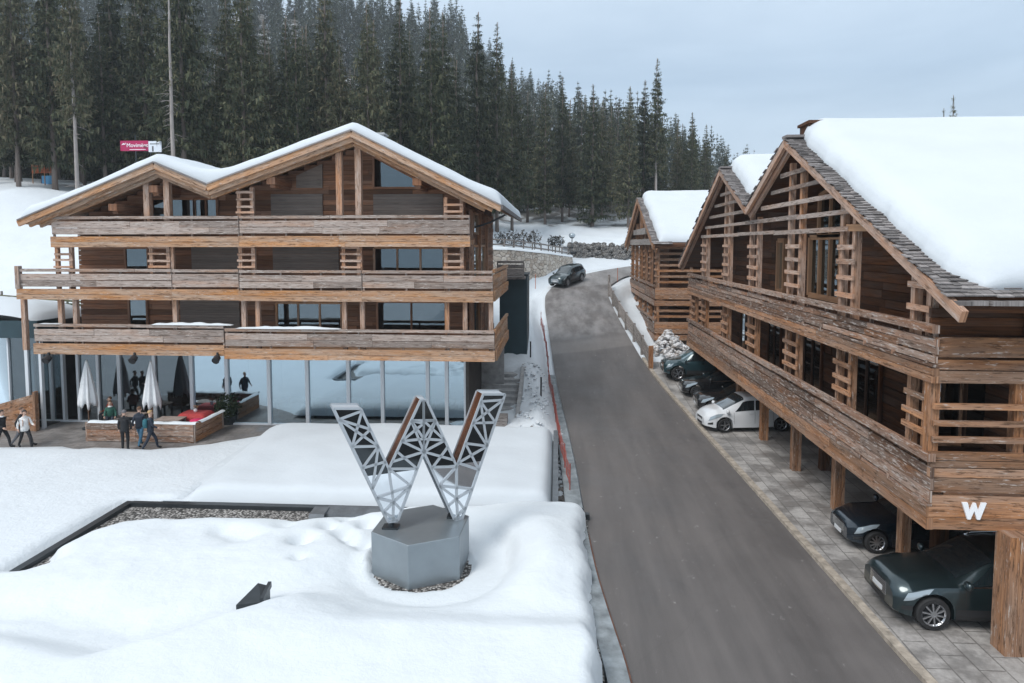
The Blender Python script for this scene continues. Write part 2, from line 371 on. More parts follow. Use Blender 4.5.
    def build(s, name, mats, parent=None, smooth=False, sharp=None, fixn=True):
        if isinstance(mats, str): mats = [mats]
        v = np.array(s.v, dtype=np.float64).reshape(-1, 3)
        if parent is not None: org = ORG.get(parent, np.zeros(3))
        else: org = np.array([(v[:, 0].min() + v[:, 0].max()) / 2, (v[:, 1].min() + v[:, 1].max()) / 2, v[:, 2].min()])
        me = bpy.data.meshes.new(name)
        me.from_pydata((v - org).tolist(), [], s.f)
        ul = me.uv_layers.new(name='UVMap')
        flat = [c for f in s.uv for u in f for c in u[:2]]
        ul.data.foreach_set('uv', flat)
        for m in mats: me.materials.append(MATS[m])
        if len(mats) > 1: me.polygons.foreach_set('material_index', s.mi)
        if fixn:
            bm = bmesh.new(); bm.from_mesh(me); bmesh.ops.recalc_face_normals(bm, faces=bm.faces); bm.to_mesh(me); bm.free()
        if smooth: me.polygons.foreach_set('use_smooth', [True] * len(me.polygons))
        if sharp: me.set_sharp_from_angle(angle=math.radians(sharp))
        o = bpy.data.objects.new(name, me); COL.objects.link(o)
        if parent is not None: o.parent = parent; ORG[o] = org
        else: o.location = org; ORG[o] = org
        return o
def tag(o, label=None, cat=None, group=None, kind=None):
    if label: o['label'] = label
    if cat: o['category'] = cat
    if group: o['group'] = group
    if kind: o['kind'] = kind
    return o
def thing(name, label, cat, loc=(0, 0, 0), group=None):
    o = bpy.data.objects.new(name, None); COL.objects.link(o); o.location = loc; o.empty_display_size = .2
    ORG[o] = np.array(loc, dtype=float); return tag(o, label, cat, group)
def dup(o, loc=None, rz=None, label=None, group=None, parent=None, sc=None):
    c = o.copy(); COL.objects.link(c)
    if parent is not None: c.parent = parent
    if loc is not None: c.location = loc
    if rz is not None: c.rotation_euler = (0, 0, rz)
    if sc is not None: c.scale = sc
    if label: c['label'] = label
    if group: c['group'] = group
    for ch in list(o.children): dup(ch, parent=c)
    return c
def fbm(x, y, s=1.0, o=3):
    return mnoise.fractal(Vector((x * s, y * s, 3.7)), 1.0, 2.0, o)
def smooth01(t): t = np.clip(t, 0, 1); return t * t * (3 - 2 * t)
SUN_E, EXPO, HAZE = 1.5, 0.60, 0.0005
SKY0, SKY1, SKY2 = (.555, .67, .775), (.375, .49, .62), (.76, .85, .93)
# ---------------------------------------------------------------- terrain, road, pavements
ZY = [-60, 32, 36, 41, 45, 52, 58, 64, 72, 80, 95, 120]; ZZ = [0, 0, .08, .4, .95, 2.3, 3.5, 4.75, 6.2, 7.1, 7.6, 8.5]
_yy = np.arange(-60, 121, .5); _zz = np.interp(_yy, ZY, ZZ); _k = np.ones(13) / 13
_zs = np.convolve(np.pad(_zz, 6, mode='edge'), _k, 'valid')
def zr(y): return np.interp(y, _yy, _zs)
def on_road(px, py):
    d = ray(px, py)
    for y in np.arange(8, 140, .1):
        t = y / d[1]
        if CH + d[2] * t <= zr(y): return (d[0] * t, y)
    return (d[0] * 100, 100)
LE = [(632, 683), (612, 622), (598, 578), (586, 522), (576, 465), (566, 420), (557, 385), (549, 335), (545, 310), (545, 295), (556, 284), (578, 276), (606, 270), (626, 267), (660, 263)]
RE = [(920, 683), (850, 603), (780, 523), (720, 454), (680, 408), (652, 375), (640, 357), (625, 331), (613, 308), (607, 294), (610, 286), (622, 278), (640, 273), (655, 270), (690, 268)]
LP = [(2.2, -40), (1.95, 4)] + [on_road(*p) for p in LE]
RP = [(9.3, -40), (8.35, 4)] + [on_road(*p) for p in RE]
def resamp(P, n):
    P = np.array(P); d = np.r_[0, np.cumsum(np.hypot(*np.diff(P, axis=0).T))]
    t = np.linspace(0, d[-1], n); return np.c_[np.interp(t, d, P[:, 0]), np.interp(t, d, P[:, 1])]
# piecewise resample so that matching stations stay matched
def dens(P):
    P = np.array(P); out = []
    for a, b in zip(P[:-1], P[1:]):
        for t in np.linspace(0, 1, 7)[:-1]: out.append(a + (b - a) * t)
    out.append(P[-1]); out = np.array(out)
    for _ in range(3): out[1:-1] = (out[:-2] + 2 * out[1:-1] + out[2:]) / 4
    return out
LD, RD = dens(LP), dens(RP)
def roadz(p): return float(zr(p[1]))
mb = MB()
for t0, t1 in ((0, .25), (.25, .5), (.5, .75), (.75, 1)):
    rows = [[(*(l + (r - l) * t), roadz(l + (r - l) * t) + .03) for t in (t0, t1)] for l, r in zip(LD, RD)]
    mb.grid(rows)
bm_ = mb
road = mb.build('road', 'asphalt', smooth=True); tag(road, kind='structure')

# scattered control heights, interpolated (linear radial basis)
CP = [(-40, 10, .1), (-20, 10, .1), (-60, -20, 0), (20, -20, 0), (0, -40, 0), (-60, 20, 0), (-26, 20, .05), (-20, 27, .1), (-30, 28, .1), (-45, 28, .2), (-10, 30, 0), (-5, 33, 0), (-30, 34, .3), (-38, 36, 2.2), (-28, 38, 1.2), (-20, 38, 0), (-8, 38, 0),
      (-45, 38, 3.4), (-30, 44, 5.2), (-47, 44, 5.7), (-26, 44, 5.0), (-15, 47, 4.6), (-30, 50, 7.2), (-47, 52, 8.6), (-30, 56, 9.8), (-47, 59, 11.6), (-32, 62, 12.9), (-52, 63, 14.2), (-70, 60, 13.5),
      (-35, 75, 14.6), (-55, 80, 16), (-20, 70, 11.5), (-14, 60, 8.8), (-9, 50, 4.2), (-2, 24, .05), (-2, 33, .45), (-2, 41, 1.5), (-2.5, 46, 2.4), (-1.5, 55, 3.3), (-1.5, 62, 4.3), (-4.5, 65.5, 3.1), (-2.8, 70, 3.7), (0, 74, 4.6), (2.0, 79, 5.4), (3.2, 82, 6.0), (-6, 74, 8.3), (-2.6, 77.5, 8.0), (-8, 69.5, 8.5), (-10, 80, 9.6),
      (-9, 90, 11.4), (0, 100, 12), (-12, 102, 13), (12, 100, 11.6), (25, 102, 11), (6, 88, 7.3), (0, 86.5, 7.4), (12, 88.5, 7.4), (14, 93.5, 9.9), (4, 93, 9.8), (-2, 89, 9.2), (12, 30, 0), (12, 46, .6), (9.5, 52, 1.9), (9, 60, 3.3), (14, 60, 3.4), (12, 72, 5.9), (20, 80, 7.2), (45, 82, 7),
      (40, 40, 0), (45, 60, 3), (60, 100, 10), (100, 100, 9), (90, 20, 0), (-90, 100, 20), (-100, 30, 6), (-8, 22, 0), (5, 20, 0), (8.6, 47, .9)]
CPa = np.array(CP, float)
_D = np.sqrt(((CPa[:, None, :2] - CPa[None, :, :2]) ** 2).sum(-1))
_W = np.linalg.solve(np.block([[_D, np.ones((len(CP), 1))], [np.ones((1, len(CP))), np.zeros((1, 1))]]), np.r_[CPa[:, 2], 0])
def rbf(x, y):
    x, y = np.asarray(x, float), np.asarray(y, float); out = np.full(x.shape, _W[-1])
    for (cx, cy, _), w in zip(CP, _W[:-1]): out += w * np.hypot(x - cx, y - cy)
    return out
def ridge(x):
    return np.interp(x, [-400, -110, -43, -6, 52, 76, 140, 400], [96, 94, 82, 52, 27, 20, 10, 4])
def pdist(x, y, P):
    """distance to a polyline"""
    best = np.full(np.shape(x), 1e9)
    for a, b in zip(P[:-1], P[1:]):
        d = b - a; L = (d ** 2).sum()
        if L < 1e-9: continue
        t = np.clip(((x - a[0]) * d[0] + (y - a[1]) * d[1]) / L, 0, 1)
        best = np.minimum(best, np.hypot(x - a[0] - t * d[0], y - a[1] - t * d[1]))
    return best
CEN = (LD + RD) / 2; HWID = np.hypot(*(RD - LD).T) / 2
def ground(x, y):
    x, y = np.asarray(x, float), np.asarray(y, float)
    near = rbf(np.clip(x, -110, 110), np.clip(y, -60, 104))
    t = np.clip((y - 100) / 150, 0, 1.0); far = 12.0 + (ridge(x) - 12) * (t ** 1.15) + np.clip(y - 250, 0, 400) * .02
    k = smooth01((y - 92) / 18); return near * (1 - k) + far * k
def heap(x, y, cx, cy, rx, ry, h, a=0):
    c, s_ = math.cos(a), math.sin(a); u = ((x - cx) * c + (y - cy) * s_) / rx; v = (-(x - cx) * s_ + (y - cy) * c) / ry
    return h * np.exp(-(u * u + v * v))
def terrain(x, y):
    h = ground(x, y)
    # snow lying on the lawn in front of the terrace
    h = h + .22 * smooth01((-12.6 - x) / .6) * smooth01((31.5 - y) / .5)
    # the terrace is dug level
    te_ = 27.9 + np.clip(x + 17.6, 0, 9) * .72 + .10 * np.sin(x * 1.3) + .06 * np.sin(x * 3.1)
    ter = smooth01((y - te_) / .35) * (1 - smooth01((y - 40) / 1)) * smooth01((x + 31) / 2) * (1 - smooth01((x + 3.6) / .5))
    h = h * (1 - ter) + (-.15) * ter
    # the flat roofs lie in a sunk bed
    bed = smooth01((x + 14.7 - 1.75 * (y > 22.1)) / .2) * (1 - smooth01((x - .85) / .3)) * (1 - smooth01((y - 30) / .4))
    h = h * (1 - bed) + (-1.0) * bed
    k = smooth01((y - 87.3) / .7) * smooth01((x + .5) / 1.5) * (1 - smooth01((x - 17) / 3)) * (1 - smooth01((y - 96) / 6))
    h = h * (1 - k) + np.maximum(h, 9.25 - .05 * x + (y - 88) * .27) * k
    k = (1 - smooth01((y - 87.0) / .3)) * smooth01((y - 82.5) / 2) * smooth01((x - .5) / 1) * (1 - smooth01((x - 18) / 3))
    h = h * (1 - k) + np.minimum(h, 7.25) * k
    # shovelled heaps
    h = h + heap(x, y, -1.1, 33.5, .7, 4.5, .35) + heap(x, y, -1.6, 39.5, 1.0, 1.6, .8) + heap(x, y, 7.6, 47.5, .9, 1.3, .9) + heap(x, y, 8.9, 46.6, 1.3, .8, .7)
    # carriageway and parking strip
    d = pdist(x, y, CEN); hw = np.interp(y, CEN[:, 1], HWID) if False else 3.2
    k = 1 - smooth01((d - 3.25) / 1.1)
    k = np.where((x < 1) & (y < 23.0), 0, k)
    k = np.maximum(k, smooth01((x - 5.5) / .5) * (1 - smooth01((y - 45.2) / .8)))
    h = h * (1 - k) + (zr(np.clip(y, -60, 120)) - .12) * k
    return h
def axis(segs):
    out = []
    for a, b, st in segs: out += list(np.arange(a, b, st))
    return np.array(out + [segs[-1][1]])
gx = axis([(-520, -130, 26), (-130, -60, 5), (-60, -31, 1.2), (-31, -13, .5), (-13, -4, .6), (-4, 2, .28), (2, 6, .8), (6, 11, .4), (11, 30, 1.2), (30, 120, 6), (120, 520, 26)])
gy = axis([(-120, -20, 12), (-20, 8, 3), (8, 22, .7), (22, 50, .42), (50, 112, .7), (112, 270, 7), (270, 900, 45)])
GX, GY = np.meshgrid(gx, gy, indexing='ij'); GZ = terrain(GX, GY)
amp = np.where((GX < -14.4) & (GY < 28), .05, .10)
for a in range(len(gx)):
    for b in range(len(gy)):
        if GZ[a, b] > -.05 and -60 < GX[a, b] < 45 and 5 < GY[a, b] < 112:
            x, y = GX[a, b], GY[a, b]
            if pdist(x, y, CEN[::4]) > 4.2 and not (x > 5.5 and y < 45.5):
                GZ[a, b] += amp[a, b] * fbm(x, y, .45, 3) + (.14 * fbm(x, y, 1.6, 3) if (x > -3.5 and y > 22 and x < 1.2) else 0) + (.5 * fbm(x, y, .12, 3) if y > 45 else 0)
mb = MB(); mb.grid([[(GX[a, b], GY[a, b], GZ[a, b]) for b in range(len(gy))] for a in range(len(gx))])
g = mb.build('snowy_ground', 'snow_ground', smooth=True)
# keep world coordinates in the material: put the origin at zero
me = g.data; off = g.location.copy(); me.transform(Matrix.Translation(off)); g.location = (0, 0, 0); tag(g, kind='structure')
def gz(x, y): return float(terrain(np.array(x), np.array(y)))

def strip(name, mat, P, w0, w1, dz, thick=0.0, z=None):
    """a band beside a polyline from offset w0 to w1 (to the left of its direction)"""
    P = np.array(P); T = np.gradient(P, axis=0); T /= np.linalg.norm(T, axis=1)[:, None]; Nn = np.c_[-T[:, 1], T[:, 0]]
    A, B = P + Nn * w0, P + Nn * w1; mb = MB(); rows = []
    for a, b in zip(A, B):
        za, zb_ = (roadz(a), roadz(b)) if z is None else (z, z)
        r = [(*a, za + dz), (*b, zb_ + dz)]
        if thick: r = [(*a, za + dz - thick)] + r + [(*b, zb_ + dz - thick)]
        rows.append(r)
    mb.grid(rows); return tag(mb.build(name, mat, smooth=False), kind='structure')
nearR = RD[(RD[:, 1] < 46.5)]
strip('kerb', 'kerb_stone', nearR, 0, -.22, .14, .3)
# parking forecourt
pk = []
for p in nearR[::2]: pk.append([(p[0] + .2 + t * (16 - p[0]), p[1], roadz(p) + .06) for t in (0, .15, .35, .7, 1)])
mb = MB(); mb.grid(pk); tag(mb.build('forecourt_paving', 'pavers'), kind='structure')
# terrace
mb = MB(); mb.grid([[(x, y, .02) for y in np.linspace(27.6, 32.75, 6)] for x in np.linspace(-31, -3.9, 8)])
mb.build('terrace_paving', 'terrace_paving'); tag(bpy.data.objects['terrace_paving'], kind='structure')
# kerb along the left edge of the road
nl = LD[(LD[:, 1] > 4) & (LD[:, 1] < 22.3)]
strip('concrete_kerb', 'concrete_blue', nl, .06, .52, .15, .4)
strip('steel_channel', 'rust', nl, 0, .055, .07, .2)
nl2 = LD[(LD[:, 1] > 22.3) & (LD[:, 1] < 44)]
strip('pavement', 'concrete_blue', nl2, .04, .62, .06, .3)

# ---------------------------------------------------------------- flat roofs under snow
def inpoly_dist(x, y, x0, x1, y0, y1): return min(x - x0, x1 - x, y - y0, y1 - y)
HEXC = (-3.73, 18.3)
def hexang(i): return math.radians(-93 + 60 * i)
t = thing('flat_garage_roof', 'flat snow covered garage roof with dark parapet and strip of gravel around the W sculpture', 'roof', (-6.8, 13, -1))
mb = MB(); mb.box(-14.62, 1.02, 2, 22.05, -1, .08); mb.build('roof_slab', 'gravel', t)
mb = MB(); mb.beam((-14.62, 2, .08), (-14.62, 22.05, .08), .24, .26); mb.build('parapet', 'dark_metal', t)
mb = MB(); mb.beam((-14.5, 21.95, .09), (1.1, 21.95, .09), .2, .26); mb.build('parapet', 'dark_metal', t)
def snow1(x, y):
    ex = min(1.0 - x, 99); b = 20.55 + .25 * math.sin(x * .55) + .18 * fbm(x, 3, .6)
    if x > -8.2: b += (x + 8.2) * .3
    b = min(b, 21.55 if x < -3 else 22.35)
    lx = -14.45 + max(0, (y - 16.2)) * .13 + (.28 * fbm(1, y, .5))
    if y < 16.4: lx = -14.9
    if 16.4 < y < 18.0: lx += .5 * math.sin((y - 16.4) / 1.6 * PI)
    dl, db = x - lx, b - y
    h = .48 + .08 * fbm(x, y, .35, 3) + .02 * fbm(x, y, 1.5, 3)
    # the big drift in the foreground and the dip behind it
    line = 16.0 + (max(x, -9.2) + 5.1) * .71 + .25 * math.sin(x * .9)                     # runs diagonally from left front to the pedestal
    wl = 1 - float(smooth01((x + 6.6) / 2.6)); line = min(line, 15.6)
    h += wl * (.55 * float(smooth01((line + .5 - y) / 1.5)) - .16 * math.exp(-((y - line - 1.3) / .8) ** 2)) + (1 - wl) * .45 * float(smooth01((15.3 - y) / 1.6))
    h += .42 * math.exp(-((x + .5) / 1.3) ** 2 - ((y - 18.8) / 2.4) ** 2)
    h += .16 * math.exp(-((x + 12.0) / 1.8) ** 2 - ((y - 20.0) / .6) ** 2)
    # footprints and pits
    for fx, fy, r, dp in ((-7.35, 18.8, .32, .26), (-6.9, 19.9, .28, .2), (-6.3, 19.4, .3, .24), (-5.8, 20.1, .3, .22), (-6.0, 19.0, .25, .2), (-9.9, 19.3, .4, .14), (-9.2, 18.9, .5, .14), (-5.5, 18.8, .25, .2), (-7.0, 17.6, .18, .12), (-6.5, 20.6, .3, .2), (-11.5, 19.6, .7, .10), (-8.3, 19.9, .35, .12)):
        h -= dp * 1.5 * math.exp(-((x - fx) ** 2 + (y - fy) ** 2) / (r * r))
    # hollow round the pedestal, with the swept crescent on its right
    r = math.hypot(x - HEXC[0], y - HEXC[1]); a = math.atan2(y - HEXC[1], x - HEXC[0])
    cres = .55 + .45 * math.cos(a - math.radians(5))
    h -= (.10 + .66 * cres) * math.exp(-((r - 1.75 - .3 * cres) / (.38 + .42 * cres)) ** 2)
    if a > -.2 and a < 2.0: h += .13 * math.exp(-((r - 2.75) / .16) ** 2) * math.sin(a * 2 + .8) ** 2
    hole = float(smooth01((r - 1.32 - .22 * max(0, math.cos(a + math.radians(70))) - .10 * fbm(a * 2, r, 1.5)) / .16))
    fr_ = max(0.0, -math.sin(a)); h = h * (1 - .75 * fr_ * (1 - float(smooth01((r - 1.5) / 2.2))))
    h += .016 * fbm(x, y, 3.2, 3) * float(smooth01((17.5 - abs(y - 19.5) * 3 + 4) / 6)) * (1 if x < -4.5 else .4)
    h = max(h, .10)
    e = lambda d, w: math.sqrt(max(0, 1 - (1 - min(1, max(0, d / w))) ** 2))
    return .07 + h * e(ex + .15 * fbm(3, y, .9, 4) - .10, .4) * e(dl, .7) * e(db, .5 + 1.1 * float(smooth01((-5 - x) / 3))) * hole
xs = np.arange(-15.0, 1.06, .11); ys = np.arange(4, 22.45, .11)
P = []
for x in xs: P.append([(x, y, snow1(x, y)) for y in ys])
mb = MB(); mb.grid(P); mb.build('snow_cover', 'snow', t, smooth=True)

t2 = thing('flat_annex_roof', 'low flat roof under one smooth thick slab of snow between the W sculpture and the glass front', 'roof', (-7, 27, -1))
mb = MB(); mb.box(-12.6, .0, 22.15, 31.2, -1, .16); mb.build('roof_slab', 'dark_metal', t2)
mb = MB(); mb.beam((-.02, 22.1, .2), (-.02, 31.3, .2), .20, .42); mb.build('edge_trim', 'zinc', t2)
mb = MB(); xs = np.linspace(-13.7, -.16, 90); ys = np.linspace(22.25, 31.4, 60)
def snow2(x, y):
    e = lambda d, w: math.sqrt(max(0, 1 - (1 - min(1, max(0, d / w))) ** 2))
    lx = -12.75 - .10 * (y - 22)
    return (.55 + .12 * math.sin(x * .35 + 1) * math.sin(y * .4) + .05 * fbm(x, y, .5, 2)) * e(x - lx, 1.3) * e(-.16 - x, .5) * e(y - 22.25, .6) * e(31.4 - y, .9)
mb.grid([[(x, y, .165 + snow2(x, y)) for y in ys] for x in xs]); mb.build('snow_cover', 'snow_roof', t2, smooth=True)

# dark metal upstands sticking out of the snow
o = MB(); zf_ = max(snow1(*atZ(240, 604, .8).to_2d()), snow1(*atZ(252, 604, .8).to_2d())) + .06; a = atZ(236, 605, zf_); b = atZ(262, 602, zf_ - .05); c = atZ(270, 586, zf_); d = atZ(258, 583, zf_ + .12)
o.hexa([a - Vector((0, 0, .5)), b - Vector((0, 0, .5)), b, a] + [d - Vector((0, 0, .5)), c - Vector((0, 0, .5)), c, d], 1, .5, .5)
o.beam((b[0], b[1], zf_ - .02), (c[0], c[1], zf_ + .05), .08, .14)
tag(o.build('roof_flashing', 'dark_metal'), 'dark metal flashing corner poking out of the snow drift left of the pedestal', 'flashing')
o = MB(); a = atZ(308, 520, .1); b = atZ(380, 515, .12)
o.prism([(a[1], .02), (a[1] + .1, .26), (a[1] + .65, .30), (a[1] + .7, .02)], a[0], a[0] + .5, 'x')
o.prism([(a[1] + .25, .02), (a[1] + .3, .2), (a[1] + .75, .3), (a[1] + .8, .02)], a[0] + .45, b[0] + .3, 'x')
tag(o.build('roof_curb', 'zinc'), 'folded grey metal curb at the end of the gravel strip', 'flashing')

# ---------------------------------------------------------------- W sculpture
S = thing('letter_sculpture', 'large mirrored lattice letter W standing on a grey hexagonal pedestal in the snow', 'sculpture', (HEXC[0], HEXC[1], 0))
PR = 1.40; PT = 1.27
hexp = [(HEXC[0] + PR * math.cos(hexang(i)), HEXC[1] + PR * math.sin(hexang(i))) for i in range(6)]
mb = MB(); mb.prism(hexp, .02, PT, 'z'); ped = mb.build('pedestal', 'pedestal', S)
ped.modifiers.new('Bevel', 'BEVEL').width = .012
WA = math.radians(27); WO = Vector((-3.73, 18.12, 0)); wr_, wn_ = Vector((math.cos(WA), math.sin(WA), 0)), Vector((math.sin(WA), -math.cos(WA), 0))
def wpt(px, py):
    d = Vector(ray(px, py)); t_ = (WO - Vector((0, 0, CH))).dot(wn_) / d.dot(wn_); p = Vector((0, 0, CH)) + d * t_
    return ((p - WO).dot(wr_), p.z)
def cp(cx, cy): return wpt(320 + cx / 3.105, 380 + cy / 3.105)
q = dict(A0=cp(42, 88), A1=cp(126, 88), n1=cp(213, 275), M0=cp(312, 62), M1=cp(330, 62), n2=cp(424, 268), R0=cp(506, 44), R1=cp(574, 44), b4=cp(440, 432), b3=cp(416, 432), u=cp(322, 222), b2=cp(241, 436), b1=cp(212, 440))
strokes = [('A0', 'A1', 'n1', 'b2', 'b1'), ('M0', 'M1', 'u', 'b2', 'b1', 'n1'), ]
TH = .46
def w3(p, dpt): return WO + wr_ * p[0] - wn_ * dpt + Vector((0, 0, p[1]))
def lerp(a, b, t): return (a[0] + (b[0] - a[0]) * t, a[1] + (b[1] - a[1]) * t)
# four solid strokes of the letter, each closed (front, back, sides)
bL, bR = lerp(q['b1'], q['b2'], .5), lerp(q['b3'], q['b4'], .5)
P1 = [q['A0'], q['A1'], q['n1'], bL, q['b1']]; P2 = [q['n1'], q['M0'], lerp(q['M0'], q['M1'], .5), q['u'], q['b2'], bL]
P3 = [lerp(q['M0'], q['M1'], .5), q['M1'], q['n2'], bR, q['b3'], q['u']]; P4 = [q['n2'], q['R0'], q['R1'], q['b4'], bR]
zsplit = cp(0, 318)[1]  # fronts: painted dark reflection above this height, plain mirror below
def wprism(poly, d0, d1, name, mats, sides):
    mb = MB(); n = len(poly)
    mb.face([w3(p, d0) for p in poly], mi=0); mb.face([w3(p, d1) for p in poly][::-1], mi=0)
    for k in range(n):
        a, b = poly[k], poly[(k + 1) % n]; mb.face([w3(a, d0), w3(a, d1), w3(b, d1), w3(b, d0)], mi=sides.get(k, 1))
    return mb.build(name, mats, S)
mm = ['dark_reflection', 'lattice', 'brown_reflection']
def clipz(poly, z, above):
    out = []
    for k in range(len(poly)):
        a, b = poly[k], poly[(k + 1) % len(poly)]; ia, ib = (a[1] >= z) == above, (b[1] >= z) == above
        if ia: out.append(a)
        if ia != ib: out.append(lerp(a, b, (z - a[1]) / (b[1] - a[1])))
    return out
lat = []
for nm, poly, sd in (('stroke', P1, {1: 0, 4: 1}), ('stroke', P2, {0: 2}), ('stroke', P3, {1: 0, 3: 0}), ('stroke', P4, {0: 2})):
    up = clipz(poly, zsplit, True); lo = clipz(poly, zsplit, False)
    so = {}
    for k in range(len(up)):                       # the climbing left edges of strokes two and four carry the painted brown reflection
        a, b = up[k], up[(k + 1) % len(up)]
        if poly in (P2, P4) and b[1] > a[1] + .8: so[k] = 2
    st = wprism(up, 0, TH, 'stroke', mm, so)
    wprism(lo, 0, TH, 'stroke', ['mirror', 'dark_reflection', 'brown_reflection'], {})
# lattice bars (front and back)
def bars(pairs, w=.085):
    mb = MB()
    for a, b in pairs:
        for dpt in (-.018, TH + .018): mb.beam(w3(a, dpt), w3(b, dpt), w, .035, up=tuple(wn_))
    return mb.build('lattice', 'lattice', S)
def strokebars(a0, a1, b0, b1, ts, extra=()):
    """a0->b0 one long edge, a1->b1 the other; zigzag between"""
    pr = [(a0, b0), (a1, b1), (a0, a1)]
    for (s0, t0), (s1, t1) in ts:
        pr.append((lerp(a0, b0, t0) if s0 == 0 else lerp(a1, b1, t0), lerp(a0, b0, t1) if s1 == 0 else lerp(a1, b1, t1)))
    return pr + list(extra)
def ladder(a0, b0, a1, b1, ts0, ts1, extra=()):
    """outline and crossing bars over the quad whose long edges are a0-b0 and a1-b1"""
    L0 = [lerp(a0, b0, t) for t in ts0]; L1 = [lerp(a1, b1, t) for t in ts1]; pr = [(a0, b0), (a1, b1), (a0, a1)]
    for k in range(min(len(L0), len(L1))):
        pr.append((L0[k], L1[k]))
        if k + 1 < len(L1): pr.append((L0[k], L1[k + 1]))
        if k + 1 < len(L0) and k % 2 == 0: pr.append((L1[k], L0[k + 1]))
        if k + 2 < len(L1) and k % 3 == 0: pr.append((L0[k], L1[k + 2]))
    return pr + list(extra)
Lq, r2, l3, r4 = lerp(q['A0'], q['b1'], .78), lerp(q['u'], q['b2'], .50), lerp(q['u'], q['b3'], .50), lerp(q['R1'], q['b4'], .76)
Mm = lerp(q['M0'], q['M1'], .5)
bars(ladder(q['A0'], Lq, q['A1'], q['n1'], (.12, .42, .66, .9), (.04, .34, .62, .88)), .066)
bars(ladder(q['M0'], q['n1'], Mm, q['u'], (.3, .6, .9), (.45, .75, 1.0), [(q['u'], r2), (q['n1'], r2), (lerp(q['M0'], q['n1'], .75), lerp(q['u'], r2, .5)), (q['n1'], lerp(q['u'], r2, .5))]), .066)
bars(ladder(q['M1'], q['n2'], Mm, q['u'], (.3, .6, .9), (.4, .75, 1.0), [(q['u'], l3), (q['n2'], l3), (lerp(q['M1'], q['n2'], .7), lerp(q['u'], l3, .5)), (q['n2'], lerp(q['u'], l3, .45)), (lerp(q['M1'], q['n2'], .3), lerp(q['M0'], q['n1'], .3))]), .066)
bars(ladder(q['R0'], q['n2'], q['R1'], r4, (.1, .4, .68, .95), (.06, .3, .55, .8)), .066)
c1_, c2_ = lerp(lerp(Lq, r2, .5), bL, .35), lerp(lerp(l3, r4, .5), bR, .35)
bars([(Lq, q['b1']), (r2, q['b2']), (q['n1'], c1_), (Lq, c1_), (r2, c1_), (c1_, lerp(Lq, q['b1'], .6)), (c1_, lerp(r2, q['b2'], .7)), (c1_, bL), (lerp(Lq, q['b1'], .6), q['b2']), (Lq, r2), (q['b1'], q['b2'])], .066)
bars([(l3, q['b3']), (r4, q['b4']), (q['n2'], c2_), (l3, c2_), (r4, c2_), (c2_, lerp(l3, q['b3'], .6)), (c2_, lerp(r4, q['b4'], .7)), (c2_, bR), (lerp(r4, q['b4'], .6), q['b3']), (l3, r4), (q['b3'], q['b4'])], .066)
for c_ in (bL, bR):
    mb = MB(); p = w3(c_, TH / 2); mb.box(p.x - .22, p.x + .22, p.y - .16, p.y + .16, PT - .01, PT + .05)
    mb.cyl((p.x, p.y, PT), (p.x, p.y, c_[1] + .12), .09, n=10)
    mb.build('foot_plate', 'dark_metal', S)
# ---------------------------------------------------------------- shared building pieces
def interp(poly, a): return float(np.interp(a, [p[0] for p in poly], [p[1] for p in poly]))
def clip_span(poly, z, lo, hi):
    """spans of the coordinate where the roof line is above z"""
    out = []; s = np.linspace(lo, hi, 400); ok = [interp(poly, a) > z for a in s]; st = None
    for a, k in zip(s, ok):
        if k and st is None: st = a
        if not k and st is not None: out.append((st, a)); st = None
    if st is not None: out.append((st, hi))
    return [o for o in out if o[1] - o[0] > .15]
def log_wall(mb, axis, plane, a0, a1, z0, z1, roof=None, bh=.23, th=.08, out=-1):
    z = z0
    while z < z1 - .02:
        h = min(bh * random.uniform(.88, 1.12), z1 - z)
        for s0, s1 in (clip_span(roof, z + h, a0, a1) if roof else [(a0, a1)]):
            cuts = [s0]
            while s1 - cuts[-1] > 5.5: cuts.append(cuts[-1] + random.uniform(2.8, 5.0))
            cuts.append(s1)
            for c0, c1 in zip(cuts[:-1], cuts[1:]):
                d = plane + out * random.uniform(.0, .03)
                if axis == 'x': mb.box(c0, c1 - .01, d, d - out * th, z + .008, z + h - .008)
                else: mb.box(d, d - out * th, c0, c1 - .01, z + .008, z + h - .008)
        z += h
def boards_run(mb, p0, p1, zs, th=.05, j=.08, seg=(2.2, 4.2), wig=.012):
    """horizontal boards from p0 to p1 (xy), rows zs = [(z0, z1)...], broken into lengths"""
    p0, p1 = Vector((*p0, 0)), Vector((*p1, 0)); L = (p1 - p0).length
    nrm = Vector((-(p1 - p0).y, (p1 - p0).x, 0)).normalized()
    for z0, z1 in zs:
        c = [0.0]
        while L - c[-1] > seg[1] * 1.2: c.append(c[-1] + random.uniform(*seg))
        c.append(L)
        for a, b in zip(c[:-1], c[1:]):
            q0 = p0 + (p1 - p0) * (a / L); q1 = p0 + (p1 - p0) * ((b - .012) / L)
            o = nrm * random.uniform(-wig, wig); zc = (z0 + z1) / 2 + random.uniform(-wig, wig) * .6
            mb.beam(q0 + o + Vector((0, 0, zc)), q1 + o + Vector((0, 0, zc + random.uniform(-wig, wig) * .6)), th * random.uniform(.85, 1.15), z1 - z0, j=j)
